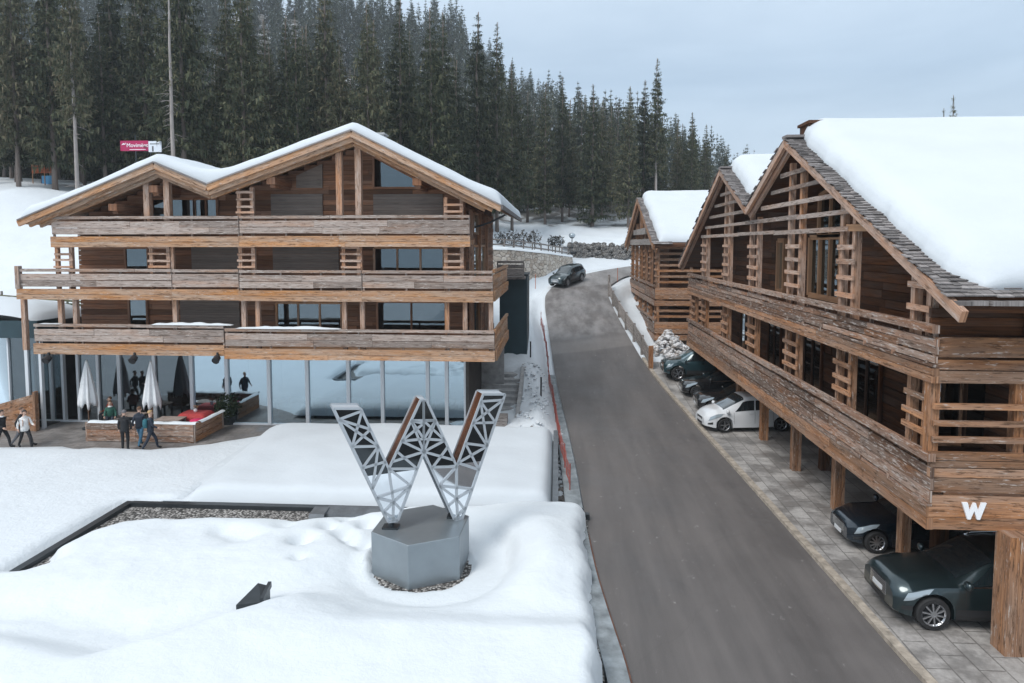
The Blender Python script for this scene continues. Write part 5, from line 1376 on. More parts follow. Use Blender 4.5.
    pz = gr[1] - .02 if g('plate_low') else (gr[1] + gr[2]) / 2 - .06
    facebox('licence_plate', 'plate', -.23, .23, pz - .055, pz + .055, .032)
    mb = MB(); mb.box(xr - .02, xr + .02, -.26, .26, .62, .73); mb.build('licence_plate', 'plate', car)
    if g('rails'):
        for side in (-1, 1):
            pts = [surf(rf - .1 + (rb + .15 - rf + .1) * t, 6.9, side) + Vector((0, 0, .045 if 0 < t < 1 else .0)) for t in (0, .08, .3, .5, .7, .92, 1)]
            mb = MB(); mb.tube(pts, .018, 6); mb.build('roof_rail', 'chrome', car, smooth=True)
    return car
SUV = dict(boxy=1, L=5.0, W=1.98, fo=.82, ro=1.10, wr=.385, clear=.24, paint='car_green', tumble=.74, cab=(.73, .55, .10, .015), spokes=10, rimr=.72,
    top=[(0, .98), (.02, 1.15), (.10, 1.68), (.25, 1.735), (.45, 1.74), (.55, 1.68), (.73, 1.17), (.82, 1.13), (.94, 1.08), (.98, 1.02), (1, .90)],
    belt=[(0, .95), (.1, 1.10), (.5, 1.05), (.7, 1.02), (.85, 1.0), (1, .78)], sides=[(.10, .27, .16, .28), (.285, .46, .29, .45), (.475, .685, .465, .575)], doors=(.275, .468, .695), handles=(.31, .50), lamp=(.66, .17, 3.75, 4.85), grille=(.42, .50, .88, 8), chrome=1, rails=1, fog=1, trim='chrome')
HATCH = dict(SUV, boxy=0, L=4.3, W=1.82, fo=.74, ro=.80, wr=.315, clear=.18, paint='car_blue', cab=(.69, .52, .10, .0), rimr=.70, spokes=10,
    top=[(0, .92), (.02, 1.05), (.12, 1.42), (.3, 1.475), (.46, 1.46), (.52, 1.42), (.69, 1.0), (.8, .95), (.93, .86), (.975, .80), (1, .66)], belt=[(0, .88), (.2, .98), (.5, .93), (.7, .90), (.85, .86), (1, .64)],
    sides=[(.14, .30, .20, .31), (.315, .47, .32, .46), (.485, .655, .475, .55)], doors=(.305, .478, .66), lamp=(.66, .15, 3.7, 4.9), grille=(.40, .40, .70, 6), rails=0, plate_low=1, chrome=1, fog=1)
MPV = dict(HATCH, L=4.55, W=1.85, paint='car_white', cab=(.815, .57, .08, .0), spokes=5, wr=.325, fo=.92, ro=.85,
    top=[(0, .95), (.02, 1.15), (.08, 1.60), (.3, 1.685), (.5, 1.68), (.57, 1.65), (.815, 1.07), (.89, 1.0), (.95, .88), (.98, .80), (1, .64)], belt=[(0, .95), (.2, 1.02), (.5, .97), (.75, .93), (.88, .88), (1, .62)],
    sides=[(.09, .27, .13, .28), (.285, .47, .29, .46), (.485, .69, .475, .60)], doors=(.278, .478, .70), handles=(.32, .52), lamp=(.70, .16, 3.8, 4.9), grille=(.34, .50, .64, 3), chrome=0, sill=2.05, mirror='car_white', trim='car_white')
SEDAN = dict(HATCH, paint='car_black', L=4.7, W=1.86, ro=1.05, cab=(.68, .52, .22, .08), top=[(0, .90), (.02, 1.0), (.10, 1.05), (.24, 1.40), (.38, 1.45), (.52, 1.41), (.68, 1.0), (.8, .96), (.93, .88), (.975, .80), (1, .66)],
    sides=[(.20, .33, .25, .34), (.345, .49, .35, .48), (.505, .645, .495, .55)], doors=(.335, .498, .655), rails=0)
PICK = dict(SUV, L=5.4, W=2.0, paint='car_teal', cab=(.80, .65, .36, .33), wr=.40, clear=.32, glass='windscreen_light', spokes=6,
    top=[(0, 1.1), (.02, 1.16), (.31, 1.17), (.345, 1.75), (.4, 1.85), (.6, 1.86), (.65, 1.82), (.80, 1.25), (.86, 1.22), (.94, 1.17), (.98, 1.08), (1, .92)], belt=[(0, 1.05), (.3, 1.12), (.7, 1.10), (.88, 1.08), (1, .85)],
    sides=[(.37, .54, .375, .54), (.55, .76, .55, .67)], doors=(.36, .545, .765), handles=(.39, .57), lamp=(.42, .10, 3.9, 4.85), grille=(.55, .66, 1.02, 4), rails=0, chrome=0)
ROADCAR = dict(SUV, L=4.6, W=1.88, paint='car_green', rails=0)
def park(car, xfront, y, spec, rz=PI, zx=None):
    off = spec['L'] / 2 + (spec['fo'] - spec['ro']) / 2
    xc = xfront + off; car.location = (xc, y, roadz((0, y)) + .065); car.rotation_euler = (0, 0, rz); return car
park(make_car('parked_car', 'dark green estate SUV with ten spoke wheels parked beside the thick near pillar', SUV), 7.93, 16.85, SUV)
park(make_car('parked_car', 'dark blue hatchback with bright spoked wheels parked between the first two slim pillars', HATCH), 8.55, 20.78, HATCH)
park(make_car('parked_car', 'white people carrier with five spoke wheels parked under the lodge', MPV), 6.95, 33.6, MPV, PI + .13)
park(make_car('parked_car', 'black saloon with chrome grille parked just behind the white people carrier', SEDAN), 7.42, 36.7, SEDAN)
park(make_car('parked_car', 'black hatchback parked between the black saloon and the teal pickup', dict(HATCH, paint='car_black')), 7.15, 39.6, HATCH)
park(make_car('parked_pickup', 'dark teal pickup truck with pale windscreen, farthest vehicle in the parking row', PICK), 6.6, 42.9, PICK)
c = make_car('driving_car', 'dark green car driving down the bend of the road towards the hotel', ROADCAR)
p = on_road(567, 284); c.location = (p[0], p[1], roadz(p) + .04); c.rotation_euler = (0, -math.radians(-9), math.radians(-122))
c.rotation_euler = (0, math.radians(8), math.radians(-122))
# ---------------------------------------------------------------- people
def skin_body(name, joints, radii, edges, parent, label_of, mats, extra=None):
    me = bpy.data.meshes.new(name); me.from_pydata(joints, edges, []); o = bpy.data.objects.new(name, me); COL.objects.link(o)
    md = o.modifiers.new('Skin', 'SKIN'); sv = me.skin_vertices[0].data
    for i, r in enumerate(radii): sv[i].radius = r if hasattr(r, '__len__') else (r, r)
    sv[0].use_root = True; o.modifiers.new('Sub', 'SUBSURF').levels = 1; o.modifiers['Sub'].render_levels = 1
    dg = bpy.context.evaluated_depsgraph_get(); dg.update(); m2 = bpy.data.meshes.new_from_object(o.evaluated_get(dg)); bpy.data.objects.remove(o)
    V = [v.co.copy() for v in m2.vertices]; Fc = [tuple(p.vertices) for p in m2.polygons]
    mb = MB(); mb.v = [tuple(v) for v in V]
    J = [Vector(j) for j in joints]
    for f in Fc:
        c = sum((V[i] for i in f), Vector()) / len(f); best = None
        for k, (a, b) in enumerate(edges):
            d = J[b] - J[a]; t = max(0, min(1, (c - J[a]).dot(d) / max(1e-9, d.length_squared))); q = (c - J[a] - d * t).length
            if best is None or q < best[0]: best = (q, k)
        mb.f.append(f); mb.uv.append([(0, 0)] * len(f)); mb.mi.append(label_of[best[1]])
    if extra: extra(mb)
    return mb.build(name, mats, parent, smooth=True)
def person(label, loc, rz, top, legs, pose='stand', hair='hair_dark', group=None, bag=None, scarf=None, h=1.74, cap=None):
    P = thing('person', label, 'person', (0, 0, 0), group); s = h / 1.74
    # joints: x right, y forward
    lp = dict(stand=((-.03, .02), (.04, -.02)), walk=((.30, -.32), (-.05, .02)), stride=((.36, -.40), (.1, -.12)), sit=((0, 0), (0, 0)))[pose]
    hz = .95 if pose != 'sit' else .50
    J = [(0, 0, hz), (0, .0, hz + .22), (0, .01, hz + .44), (0, .0, hz + .545), (0, .025, hz + .62), (0, .03, hz + .70), (0, .02, hz + .775)]
    R = [(.155, .115), (.145, .105), (.165, .115), (.062, .062), (.072, .082), (.086, .10), (.06, .07)]
    E_ = [(0, 1), (1, 2), (2, 3), (3, 4), (4, 5), (5, 6)]; lab = [0, 0, 0, 2, 2, 2]
    hands = []
    for sd, (ey, hy, hz_) in zip((-1, 1), {'stand': ((.02, .10, .02), (-.03, .06, 0)), 'walk': ((-.12, -.08, .03), (.08, .26, .12)), 'stride': ((.14, .33, .2), (-.14, -.12, .04)), 'sit': ((.08, .30, .12), (.10, .30, .16))}[pose]):
        i = len(J); J += [(sd * .175, 0, hz + .425), (sd * .235, ey, hz + .16), (sd * .225, hy, hz - .06 + hz_)]; R += [.066, .052, .036]
        E_ += [(2, i), (i, i + 1), (i + 1, i + 2)]; lab += [0, 0, 0]; hands.append((Vector(J[i + 2]), (Vector(J[i + 2]) - Vector(J[i + 1])).normalized(), sd))
    for sd, (fy, ky_) in zip((-1, 1), ((lp[0][0], 0), (lp[0][1], 0)) if pose != 'stand' else ((.02, 0), (-.03, 0))):
        i = len(J)
        if pose == 'sit': J += [(sd * .10, .06, .48), (sd * .11, .46, .50), (sd * .11, .44, .09), (sd * .12, .58, .05)]
        else: J += [(sd * .095, 0, .88), (sd * .10, fy * .55 + .05, .50), (sd * .10, fy - .02, .10 + max(0, -fy) * .15), (sd * .12, fy + .15, .05 + max(0, -fy) * .05)]
        R += [.095, .070, .048, .045]; E_ += [(0, i), (i, i + 1), (i + 1, i + 2), (i + 2, i + 3)]; lab += [1, 1, 1, 3]
    def extra(mb):
        hc = Vector(J[5])
        def ell(c, rx, ry, rz_, mi, n=6):
            b0 = len(mb.v)
            for a in range(n + 1):
                for q in range(n):
                    th, ph = PI * a / n, 2 * PI * q / n; mb.v.append((c.x + rx * math.sin(th) * math.cos(ph), c.y + ry * math.sin(th) * math.sin(ph), c.z + rz_ * math.cos(th)))
            for a in range(n):
                for q in range(n): mb.f.append((b0 + a * n + q, b0 + a * n + (q + 1) % n, b0 + (a + 1) * n + (q + 1) % n, b0 + (a + 1) * n + q)); mb.uv.append([(0, 0)] * 4); mb.mi.append(mi)
        ell(hc + Vector((0, .10, -.02)), .014, .024, .024, 2)                       # nose
        for sd in (-1, 1):
            ell(hc + Vector((sd * .033, .087, .012)), .013, .010, .009, 4); ell(hc + Vector((sd * .088, -.005, -.01)), .012, .024, .034, 2)
        ell(hc + Vector((0, .082, -.062)), .024, .010, .006, 4)                     # mouth
        for p, d, sd in hands:
            a = d.cross(Vector((0, 1, 0))); a = Vector((1, 0, 0)) if a.length < .1 else a.normalized(); f = Vector((0, 1, 0))
            f = (f - d * f.dot(d)); f = f.normalized() if f.length > .1 else Vector((0, 0, 1)); side = d.cross(f).normalized()
            mb.tube([p - d * .01, p + d * .045, p + d * .09], [.030, .040, .034], 8, mi=2)
            for k, (o_, l_) in enumerate(((-.03, .062), (-.01, .075), (.01, .070), (.03, .055))):
                b = p + d * .088 + f * o_; mb.tube([b, b + d * l_ * .5 + side * sd * -.004, b + d * l_ * .8 + side * sd * -.02, b + d * l_ * .9 + side * sd * -.035], [.0095, .009, .008, .006], 6, mi=2)
            b = p + d * .03 + f * .034; mb.tube([b, b + f * .028 + d * .025, b + f * .034 + d * .055], [.012, .011, .008], 6, mi=2)
    body = skin_body('body', J, R, E_, P, lab, [top, legs, 'skin', 'cloth_black', 'hair_dark'], extra)
    hc = Vector(J[5]); mb = MB(); n = 10; rows = []
    for a in range(8):
        th = .02 + a * .26; row = []
        for q in range(n + 1):
            ph = 2 * PI * q / n; fr = math.sin(ph); lim = 1.0 if fr < .3 else .62
            t_ = min(th, (.95 if fr > .35 else 1.95)); row.append((hc.x + .098 * math.sin(t_) * math.cos(ph), hc.y - .012 + .112 * math.sin(t_) * fr, hc.z + .03 + .098 * math.cos(t_)))
        rows.append(row)
    mb.grid(rows); mb.build('hair' if not cap else 'hat', cap or hair, P, smooth=True)
    # jacket skirt hides the hip join
    mb = MB(); sk = [(.175, -.12), (.178, 0), (.168, .16), (.176, .34), (.16, .44)] if pose != 'sit' else [(.17, 0), (.165, .16), (.176, .34), (.16, .44)]
    mb.lathe([(r, z) for r, z in sk], (0, 0, hz), 14); mb.v = [(x, y * .76 + .005, z) for x, y, z in mb.v]; mb.build('jacket', top, P, smooth=True)
    if bag:
        mb = MB(); mb.lathe([(.05, 0), (.145, .03), (.165, .18), (.15, .34), (.06, .40)], (0, -.20, hz + .06), 12); mb.v = [(x, (y + .2) * .62 - .19, z) for x, y, z in mb.v]; b_ = mb.build('bag', bag, P, smooth=True)
        mb = MB()
        for sd in (-1, 1): mb.tube([(sd * .1, -.14, hz + .40), (sd * .12, 0, hz + .50), (sd * .12, .13, hz + .34), (sd * .12, .10, hz + .12)], .016, 6)
        mb.build('strap', bag, b_, smooth=True)
    if scarf:
        mb = MB(); mb.lathe([(.07, 0), (.105, .015), (.10, .06), (.065, .075)], (0, .01, hz + .49), 12); mb.build('scarf', scarf, P, smooth=True)
    P.scale = (s, s, s); P.location = loc; P.rotation_euler = (0, 0, rz); return P
def feet(px, py): v = atZ(px, py, .02); return (v.x, v.y, .02)
person('person in black coat and white scarf partly cut off by the left picture edge', feet(3, 449), -PI / 2, 'cloth_black', 'cloth_black', 'walk', 'hair_dark', scarf='cloth_white', h=1.72)
person('person in black coat striding right between the two at the left edge', feet(23, 447), -PI / 2 + .3, 'cloth_black', 'cloth_grey', 'stride', 'hair_brown', h=1.78)
person('person in white jacket with tan backpack walking at the left of the terrace', feet(25.5, 449.5), -PI / 2 - .5, 'cloth_white', 'cloth_black', 'stride', 'hair_dark', bag='cloth_tan', h=1.72).location = feet(26, 449)
person('person in black coat with pale cap standing in front of the timber planter screen', feet(125.5, 451), .4, 'cloth_black', 'cloth_black', 'stand', h=1.80, cap='cloth_grey')
person('person in navy jacket and light blue jeans standing close to the planter screen', feet(140.5, 447), .1, 'cloth_navy', 'cloth_denim', 'walk', 'hair_brown', h=1.80)
person('person in dark coat with teal sleeve walking along the planter screen', feet(151, 450.5), -.9, 'cloth_navy', 'cloth_navy', 'walk', 'hair_blond', bag='cloth_teal', h=1.76)
person('person in red top with long brown hair seated at the table by the glass', (-22.0, 31.9, .22), PI - .6, 'cloth_red', 'cloth_black', 'sit', 'hair_brown', scarf='hair_brown')
person('person in green and white jacket seated between the two closed parasols', (-21.45, 31.1, .22), PI + .5, 'cloth_green', 'cloth_navy', 'sit', 'hair_brown', scarf='cloth_white')
# seats for them
def bench(x, y, w, label, rz=0):
    b = thing('bench', label, 'bench', (x, y, .02)); mb = MB(); mb.box(x - w / 2, x + w / 2, y - .2, y + .2, .40, .45); mb.build('seat', 'wood_grey', b)
    for sx2 in (-w / 2 + .1, w / 2 - .1):
        mb = MB(); mb.box(x + sx2 - .04, x + sx2 + .04, y - .18, y + .18, .02, .40); mb.build('leg', 'wood_grey', b)
bench(-21.9, 32.0, 1.0, 'grey timber bench under the seated person in red'); bench(-21.45, 31.1, .9, 'grey timber bench under the seated person in green')
def table(x, y, w, d, top, label, cloth=None, h=.74):
    t = thing('table', label, 'table', (x, y, .02)); mb = MB(); mb.box(x - w / 2, x + w / 2, y - d / 2, y + d / 2, h - .05, h); mb.build('tabletop', top, t)
    for a in (-1, 1):
        for b in (-1, 1):
            mb = MB(); mb.box(x + a * (w / 2 - .07) - .035, x + a * (w / 2 - .07) + .035, y + b * (d / 2 - .07) - .035, y + b * (d / 2 - .07) + .035, .02, h - .05); mb.build('leg', 'wood_grey', t)
    return t
table(-20.7, 31.7, 1.1, .8, 'wood_rail', 'grey timber table between the two closed parasols'); table(-18.4, 31.0, 1.2, .8, 'wood_rail', 'pale timber table right of the second closed parasol')
table(-17.7, 32.0, 1.1, .8, 'wood_rail', 'table under the red cloth near the potted shrub', h=.78)
def drape(x, y, w, d, z, drop, mat, name, label, cat):
    mb = MB(); rows = []
    for i in range(15):
        u = -1 + 2 * i / 14; r = []
        for k in range(13):
            v = -1 + 2 * k / 12; m_ = max(abs(u), abs(v)); over = max(0, (m_ - .72) / .28); r.append((x + u * w / 2, y + v * d / 2, z + .012 - drop * over + .03 * over * math.sin(9 * u + 7 * v)))
        rows.append(r)
    mb.grid(rows); o = mb.build(name, mat, smooth=True); o.modifiers.new('Solid', 'SOLIDIFY').thickness = .008; tag(o, label, cat)
drape(-17.7, 32.0, 1.6, 1.25, .79, .28, 'red_cloth', 'tablecloth', 'red cloth draped over the table near the potted shrub', 'tablecloth')
def cushion(x, y, z, r, mat, label):
    mb = MB(); mb.lathe([(.02, 0), (r * .8, .01), (r, r * .3), (r * .85, r * .6), (.03, r * .66)], (x, y, z), 14); tag(mb.build('cushion', mat, smooth=True), label, 'cushion')
cushion(-17.05, 31.0, .46, .40, 'pink_cloth', 'bright pink cushion at the right end of the planter screen')
bench(-17.1, 31.0, .9, 'grey timber bench under the bright pink cushion')
for x, y, lb in ((-19.3, 30.7, 'white folded blanket on the bench by the pale table'), (-17.95, 30.55, 'white folded blanket left of the pink cushion')):
    mb = MB()
    for k in range(3): mb.box(x - .28 + .01 * k, x + .28 - .015 * k, y - .18, y + .18 - .01 * k, .46 + .07 * k, .525 + .07 * k)
    o = mb.build('blanket', 'canvas'); o.modifiers.new('Bevel', 'BEVEL').width = .025; tag(o, lb, 'blanket')
bench(-19.3, 30.7, 1.0, 'grey timber bench under the white blanket by the pale table'); bench(-17.95, 30.55, .8, 'grey timber bench left of the pink cushion')
mb = MB(); mb.lathe([(.05, 0), (.09, .06), (.08, .16)], (-17.7, 32.0, .81), 10)
t = thing('flower_pot', 'small pot with pale yellow flowers on the red tablecloth', 'plant pot', (-17.7, 32.0, .81)); mb.build('pot', 'canvas', t)
mb = MB()
for k in range(30):
    a, r = random.uniform(0, 6.28), random.uniform(0, .13); p = Vector((-17.7 + r * math.cos(a), 32 + r * math.sin(a), .98 + random.uniform(0, .14))); mb.face([p, p + Vector((.05, 0, .02)), p + Vector((.03, .05, .04)), p + Vector((-.02, .04, 0))])
mb.build('flowers', 'wood_yellow', t, fixn=False)
# planter screen of boards with snow on its rim
scn = thing('planter_screen', 'low weathered timber screen with snow on its rim around the terrace tables', 'planter', (-19, 29.5, .02))
mb = MB(); boards_run(mb, (-21.45, 29.45), (-16.4, 29.45), [(.05, .30), (.32, .58), (.60, .88)], .09, seg=(2, 3)); mb.build('front_panel', 'wood_worn', scn)
mb = MB(); boards_run(mb, (-16.4, 29.5), (-16.4, 32.0), [(.05, .30), (.32, .58), (.60, .88)], .09, seg=(1.5, 2.6)); mb.build('side_panel', 'wood_brown', scn)
for x, y in ((-21.45, 29.45), (-16.42, 29.47), (-16.4, 32.0), (-18.9, 29.5)):
    mb = MB(); mb.box(x - .07, x + .07, y - .03, y + .09, .02, .90); mb.build('post', 'wood_rail', scn)
mb = MB(); mb.grid([[(x, 29.40 + .34 * k / 6, .885 + .09 * math.sqrt(max(0, 1 - (2 * k / 6 - 1) ** 2)) * (.8 + .5 * fbm(x, 0, 1.5))) for k in range(7)] for x in np.linspace(-21.4, -16.3, 50)])
mb.grid([[(-16.46 + .28 * k / 6, y, .888 + .09 * math.sqrt(max(0, 1 - (2 * k / 6 - 1) ** 2)) * (.8 + .5 * fbm(0, y, 1.5))) for k in range(7)] for y in np.linspace(29.75, 32.0, 30)]); mb.build('rim_snow', 'snow', scn, smooth=True)
# closed parasols
def parasol(px, label):
    p = atY(px, 400, 31.5); x, y = p.x, 31.5; u = thing('parasol', label, 'parasol', (x, y, .02), 'closed white parasols on the terrace')
    mb = MB(); mb.cyl((x, y, .05), (x, y, 3.3), .032, n=10); mb.build('pole', 'wood_brown', u, smooth=True)
    mb = MB(); mb.lathe([(.30, 0), (.30, .06), (.06, .1), (.05, .35)], (x, y, .02), 14); mb.build('base', 'dark_metal', u)
    rs = random.Random(int(px)); rows = []; n = 48
    prof = [(3.42, .03), (3.34, .07), (3.2, .12), (2.9, .20), (2.5, .28), (2.1, .36), (1.75, .43), (1.45, .50), (1.25, .47)]
    ph = [rs.uniform(0, 6.28) for _ in range(3)]
    for z, r in prof:
        row = []
        for k in range(n + 1):
            a = 2 * PI * k / n; f = min(1, (3.42 - z) / 1.0); rr = r * (1 + f * (.20 * math.sin(8 * a + ph[0]) + .08 * math.sin(13 * a + ph[1]))) * .74
            zz = z - (.16 * (math.sin(8 * a + ph[0]) > .2) + .08 * math.sin(5 * a + ph[2])) * (z < 1.6)
            row.append((x + rr * math.cos(a), y + rr * math.sin(a), zz))
        rows.append(row)
    mb = MB(); mb.grid(rows); o = mb.build('canopy', 'canvas', u, smooth=True); o.modifiers.new('Solid', 'SOLIDIFY').thickness = .01
    mb = MB(); mb.tube([(x + .30 * math.cos(a), y + .30 * math.sin(a), 2.3) for a in np.linspace(0, 2 * PI, 20)], .012, 5); mb.build('strap', 'canvas', u)
parasol(88, 'closed white parasol standing in front of the open doorway'); parasol(152, 'closed white parasol behind the three people at the planter screen')
# shrub in a pot
def leafball(mb, c, rx, rz_, n, s, seed=0):
    rs = random.Random(seed)
    for k in range(n):
        d = Vector((rs.gauss(0, 1), rs.gauss(0, 1), rs.gauss(0, 1))).normalized() * rs.uniform(.45, 1.05); p = Vector(c) + Vector((d.x * rx, d.y * rx, d.z * rz_))
        a = Vector((rs.gauss(0, 1), rs.gauss(0, 1), rs.gauss(0, 1))).normalized() * s * rs.uniform(.6, 1.5); b = a.orthogonal().normalized() * s * .4
        mb.face([p - b, p + b, p + a])
p = atZ(229, 424, .02); t = thing('potted_shrub', 'bushy evergreen shrub in a dark pot right of the planter screen', 'shrub', (p.x, p.y, .02))
mb = MB(); mb.lathe([(.28, 0), (.36, .38), (.33, .40)], (p.x, p.y, .02), 14); mb.build('pot', 'dark_metal', t)
mb = MB(); leafball(mb, (p.x, p.y, .95), .62, .68, 900, .14, 3); mb.build('foliage', 'shrub', t, fixn=False)
mb = MB(); mb.cyl((p.x, p.y, .3), (p.x, p.y, 1.1), .04, n=6); mb.build('stem', 'stem', t)
mb = MB(); p = atZ(40, 418, .02); leafball(mb, (p.x + .2, p.y - .4, .45), .5, .4, 400, .12, 5); t = thing('low_shrub', 'low dark shrub beside the timber parapet of the glass pavilion', 'shrub', (p.x, p.y - .4, .02)); mb.build('foliage', 'shrub', t, fixn=False)
mb = MB(); mb.cyl((p.x + .2, p.y - .4, 0), (p.x + .2, p.y - .4, .5), .03); mb.build('stem', 'stem', t)

# ---------------------------------------------------------------- along the road
# red rope net on posts, left kerb
nf = thing('net_fence', 'sagging red safety net on thin posts along the left edge of the road', 'fence', (.3, 30, 0))
npx = [(571, 492), (568, 470), (563, 446), (559, 424), (555, 404), (552, 388), (550, 372), (548, 356), (545, 340), (543, 325)]
NP = []
for px, py in npx:
    q_ = on_road(px - 1, py); NP.append((q_[0] - .05 + random.uniform(-.14, .08), q_[1], roadz(q_)))
for x, y, z in NP:
    mb = MB(); mb.cyl((x, y, z - .1), (x + random.uniform(-.06, .06), y, z + 1.05), .02, n=6); mb.build('post', 'red_net', nf)
mb = MB()
for a, b in zip(NP[:-1], NP[1:]):
    for hz_ in (.25, .42, .59, .76, .93):
        pts = [(a[0] + (b[0] - a[0]) * t + random.uniform(-.03, .03), a[1] + (b[1] - a[1]) * t, a[2] + (b[2] - a[2]) * t + hz_ - .18 * math.sin(PI * t) * (.4 + hz_ * .5)) for t in np.linspace(0, 1, 6)]
        mb.tube(pts, .013, 4)
    nn = int(abs(b[1] - a[1]) / .3)
    for k in range(nn):
        t = k / nn; sg = .18 * math.sin(PI * t); o = Vector((a[0] + (b[0] - a[0]) * t, a[1] + (b[1] - a[1]) * t, a[2] + (b[2] - a[2]) * t))
        mb.cyl(o + Vector((0, 0, .25 - sg * .5)), o + Vector((0, 0, .93 - sg * .85)), .009, n=4)
mb.build('net', 'red_net', nf)
# dirty snow, stones and soil beside it
def rubble(cx, cy, rx, ry, n, smin, smax, mat, label, h0=0.0, seed=0, name='snow_clods'):
    rs = random.Random(seed); mb = MB()
    for k in range(n):
        a, r = rs.uniform(0, 6.28), rs.random() ** .5; x, y = cx + rx * r * math.cos(a), cy + ry * r * math.sin(a); s = rs.uniform(smin, smax); z = max(gz(x, y), -.2) + s * .25 + h0 * (1 - r)
        b0 = len(mb.v); bm = bmesh.new(); bmesh.ops.create_icosphere(bm, subdivisions=1, radius=s)
        for v in bm.verts: mb.v.append((x + v.co.x * rs.uniform(.7, 1.3), y + v.co.y * rs.uniform(.7, 1.3), z + v.co.z * rs.uniform(.45, .9)))
        for f in bm.faces: mb.f.append(tuple(b0 + v.index for v in f.verts)); mb.uv.append([(0, 0)] * 3); mb.mi.append(0)
        bm.free()
    o = mb.build(name, mat); tag(o, label, 'snow' if 'snow' in name else 'stones', kind='stuff'); return o
rubble(.28, 27.5, .28, 5.2, 90, .06, .18, 'snow_bank', 'clods of dirty snow along the red net', 0, 1)
rubble(.35, 24.2, .22, 1.6, 30, .08, .2, 'rock', 'brown stones and soil at the lower end of the red net', 0, 2, 'loose_stones')
rubble(-1.3, 36, 1.0, 6, 170, .04, .12, 'snow_bank', 'rough snow clods on the bank between steps and road', .05, 3)
rubble(7.9, 47.6, 1.3, 1.5, 170, .09, .3, 'snow_dirty', 'heap of dirty ploughed snow at the end of the parking row', 1.1, 4)
rubble(8.6, 46.4, 1.0, .7, 70, .08, .24, 'snow_dirty', 'lower clods of the ploughed heap beside the pickup', .5, 5)
for px, py, lb in ((530.5, 374, 'thin dark marker post on the upper part of the snow bank'), (541, 409, 'thin dark marker post on the lower part of the snow bank')):
    q_ = on_road(px, py); x, y = q_; z = gz(x, y); p = Vector((x, y, z))
    mb = MB(); mb.cyl((x, y, z - .2), (x, y, z + .95), .045, n=8); mb.cyl((x, y, z + .95), (x, y, z + 1.0), .055, n=8); tag(mb.build('marker_post', 'black'), lb, 'post', 'dark marker posts on the snow bank')
mb = MB(); p = Vector((-.9, 30.9, 0)); b0 = [Vector((-1.7, 30.6, .35)), Vector((-1.0, 30.5, .30)), Vector((-.6, 31.3, .5)), Vector((-1.2, 31.5, .62))]
mb.hexa([v - Vector((0, 0, .25)) for v in b0] + b0, .4, 1, 1); o = mb.build('snowy_boulder', 'rock'); o.modifiers.new('Bevel', 'BEVEL').width = .08; tag(o, 'dark flat boulder poking out of the snow bank beside the annex roof', 'boulder')
# wooden guard fence on the right of the uphill road
gf = thing('guard_fence', 'grey timber guard fence with four rails along the right side of the uphill road', 'fence', (6, 55, 1))
gp = [on_road(px + 2, py) for px, py in ((648, 368), (640, 353), (632, 340), (624, 328), (617, 316), (611, 305), (607, 295), (607, 288))]
for x, y in gp:
    mb = MB(); mb.box(x - .1, x + .1, y - .1, y + .1, roadz((x, y)) - .3, roadz((x, y)) + 1.25); mb.build('post', 'wood_grey', gf)
for k in range(4):
    mb = MB()
    for a, b in zip(gp[:-1], gp[1:]): mb.beam((a[0] - .02, a[1], roadz(a) + .32 + .26 * k), (b[0] - .02, b[1], roadz(b) + .32 + .26 * k), .07, .17, j=.06)
    mb.build('rail', 'wood_grey', gf)
q_ = gp[0]; mb = MB(); mb.box(q_[0] - .14, q_[0] + .14, q_[1] - .5, q_[1] - .2, roadz(q_) - .2, roadz(q_) + 1.5); tag(mb.build('end_pillar', 'wood_brown'), 'reddish timber end pillar of the guard fence next to the dirty snow heap', 'post')
# stone retaining wall with a rail on top, left of the bend
rw = thing('stone_retaining_wall', 'pale natural stone retaining wall left of the road behind the moving car', 'wall', (-1, 74, 5))
c0, c1, c2 = (-4.8, 69.0), (-1.2, 74.5), (1.9, 83.0)
W_ = [(-9.5, 66.0)] + [c0, c1, c2]
topz = [8.6, 8.5, 8.05, 7.5]
mb = MB()
for k in range(3):
    a, b = W_[k], W_[k + 1]; nseg = 6
    for s in range(nseg):
        t0, t1 = s / nseg, (s + 1) / nseg; pa = Vector((a[0] + (b[0] - a[0]) * t0, a[1] + (b[1] - a[1]) * t0, 0)); pb = Vector((a[0] + (b[0] - a[0]) * t1, a[1] + (b[1] - a[1]) * t1, 0)); za, zc = topz[k] + (topz[k + 1] - topz[k]) * t0, topz[k] + (topz[k + 1] - topz[k]) * t1
        nn = Vector((pb - pa).to_tuple()); nn = Vector((-nn.y, nn.x, 0)).normalized() * .5; lo = Vector((0, 0, 2.0))
        mb.hexa([pa + lo, pa + lo + nn, pa + nn + Vector((0, 0, za)), pa + Vector((0, 0, za)), pb + lo, pb + lo + nn, pb + nn + Vector((0, 0, zc)), pb + Vector((0, 0, zc))], 2, .5, 4)
mb.build('masonry', 'stone', rw)
mb = MB(); rows = []
for k in range(3):
    for t in np.linspace(0, 1, 10)[:(None if k == 2 else -1)]:
        a, b = W_[k], W_[k + 1]; x, y = a[0] + (b[0] - a[0]) * t, a[1] + (b[1] - a[1]) * t; z = topz[k] + (topz[k + 1] - topz[k]) * t
        rows.append([(x - u * .75 + .06, y + u * .5 - .04, z + .01 + .30 * math.sqrt(max(0, 1 - (2 * u - 1) ** 2)) * (1 + .3 * fbm(x, y, .8))) for u in np.linspace(0, 1, 8)])
mb.grid(rows); mb.build('snow_cap', 'snow', rw, smooth=True)
rl = thing('timber_railing', 'grey timber railing on top of the stone retaining wall', 'railing', (-1, 75, 8))
W2 = [(p[0] - .55, p[1] + .4) for p in W_]
prev = None
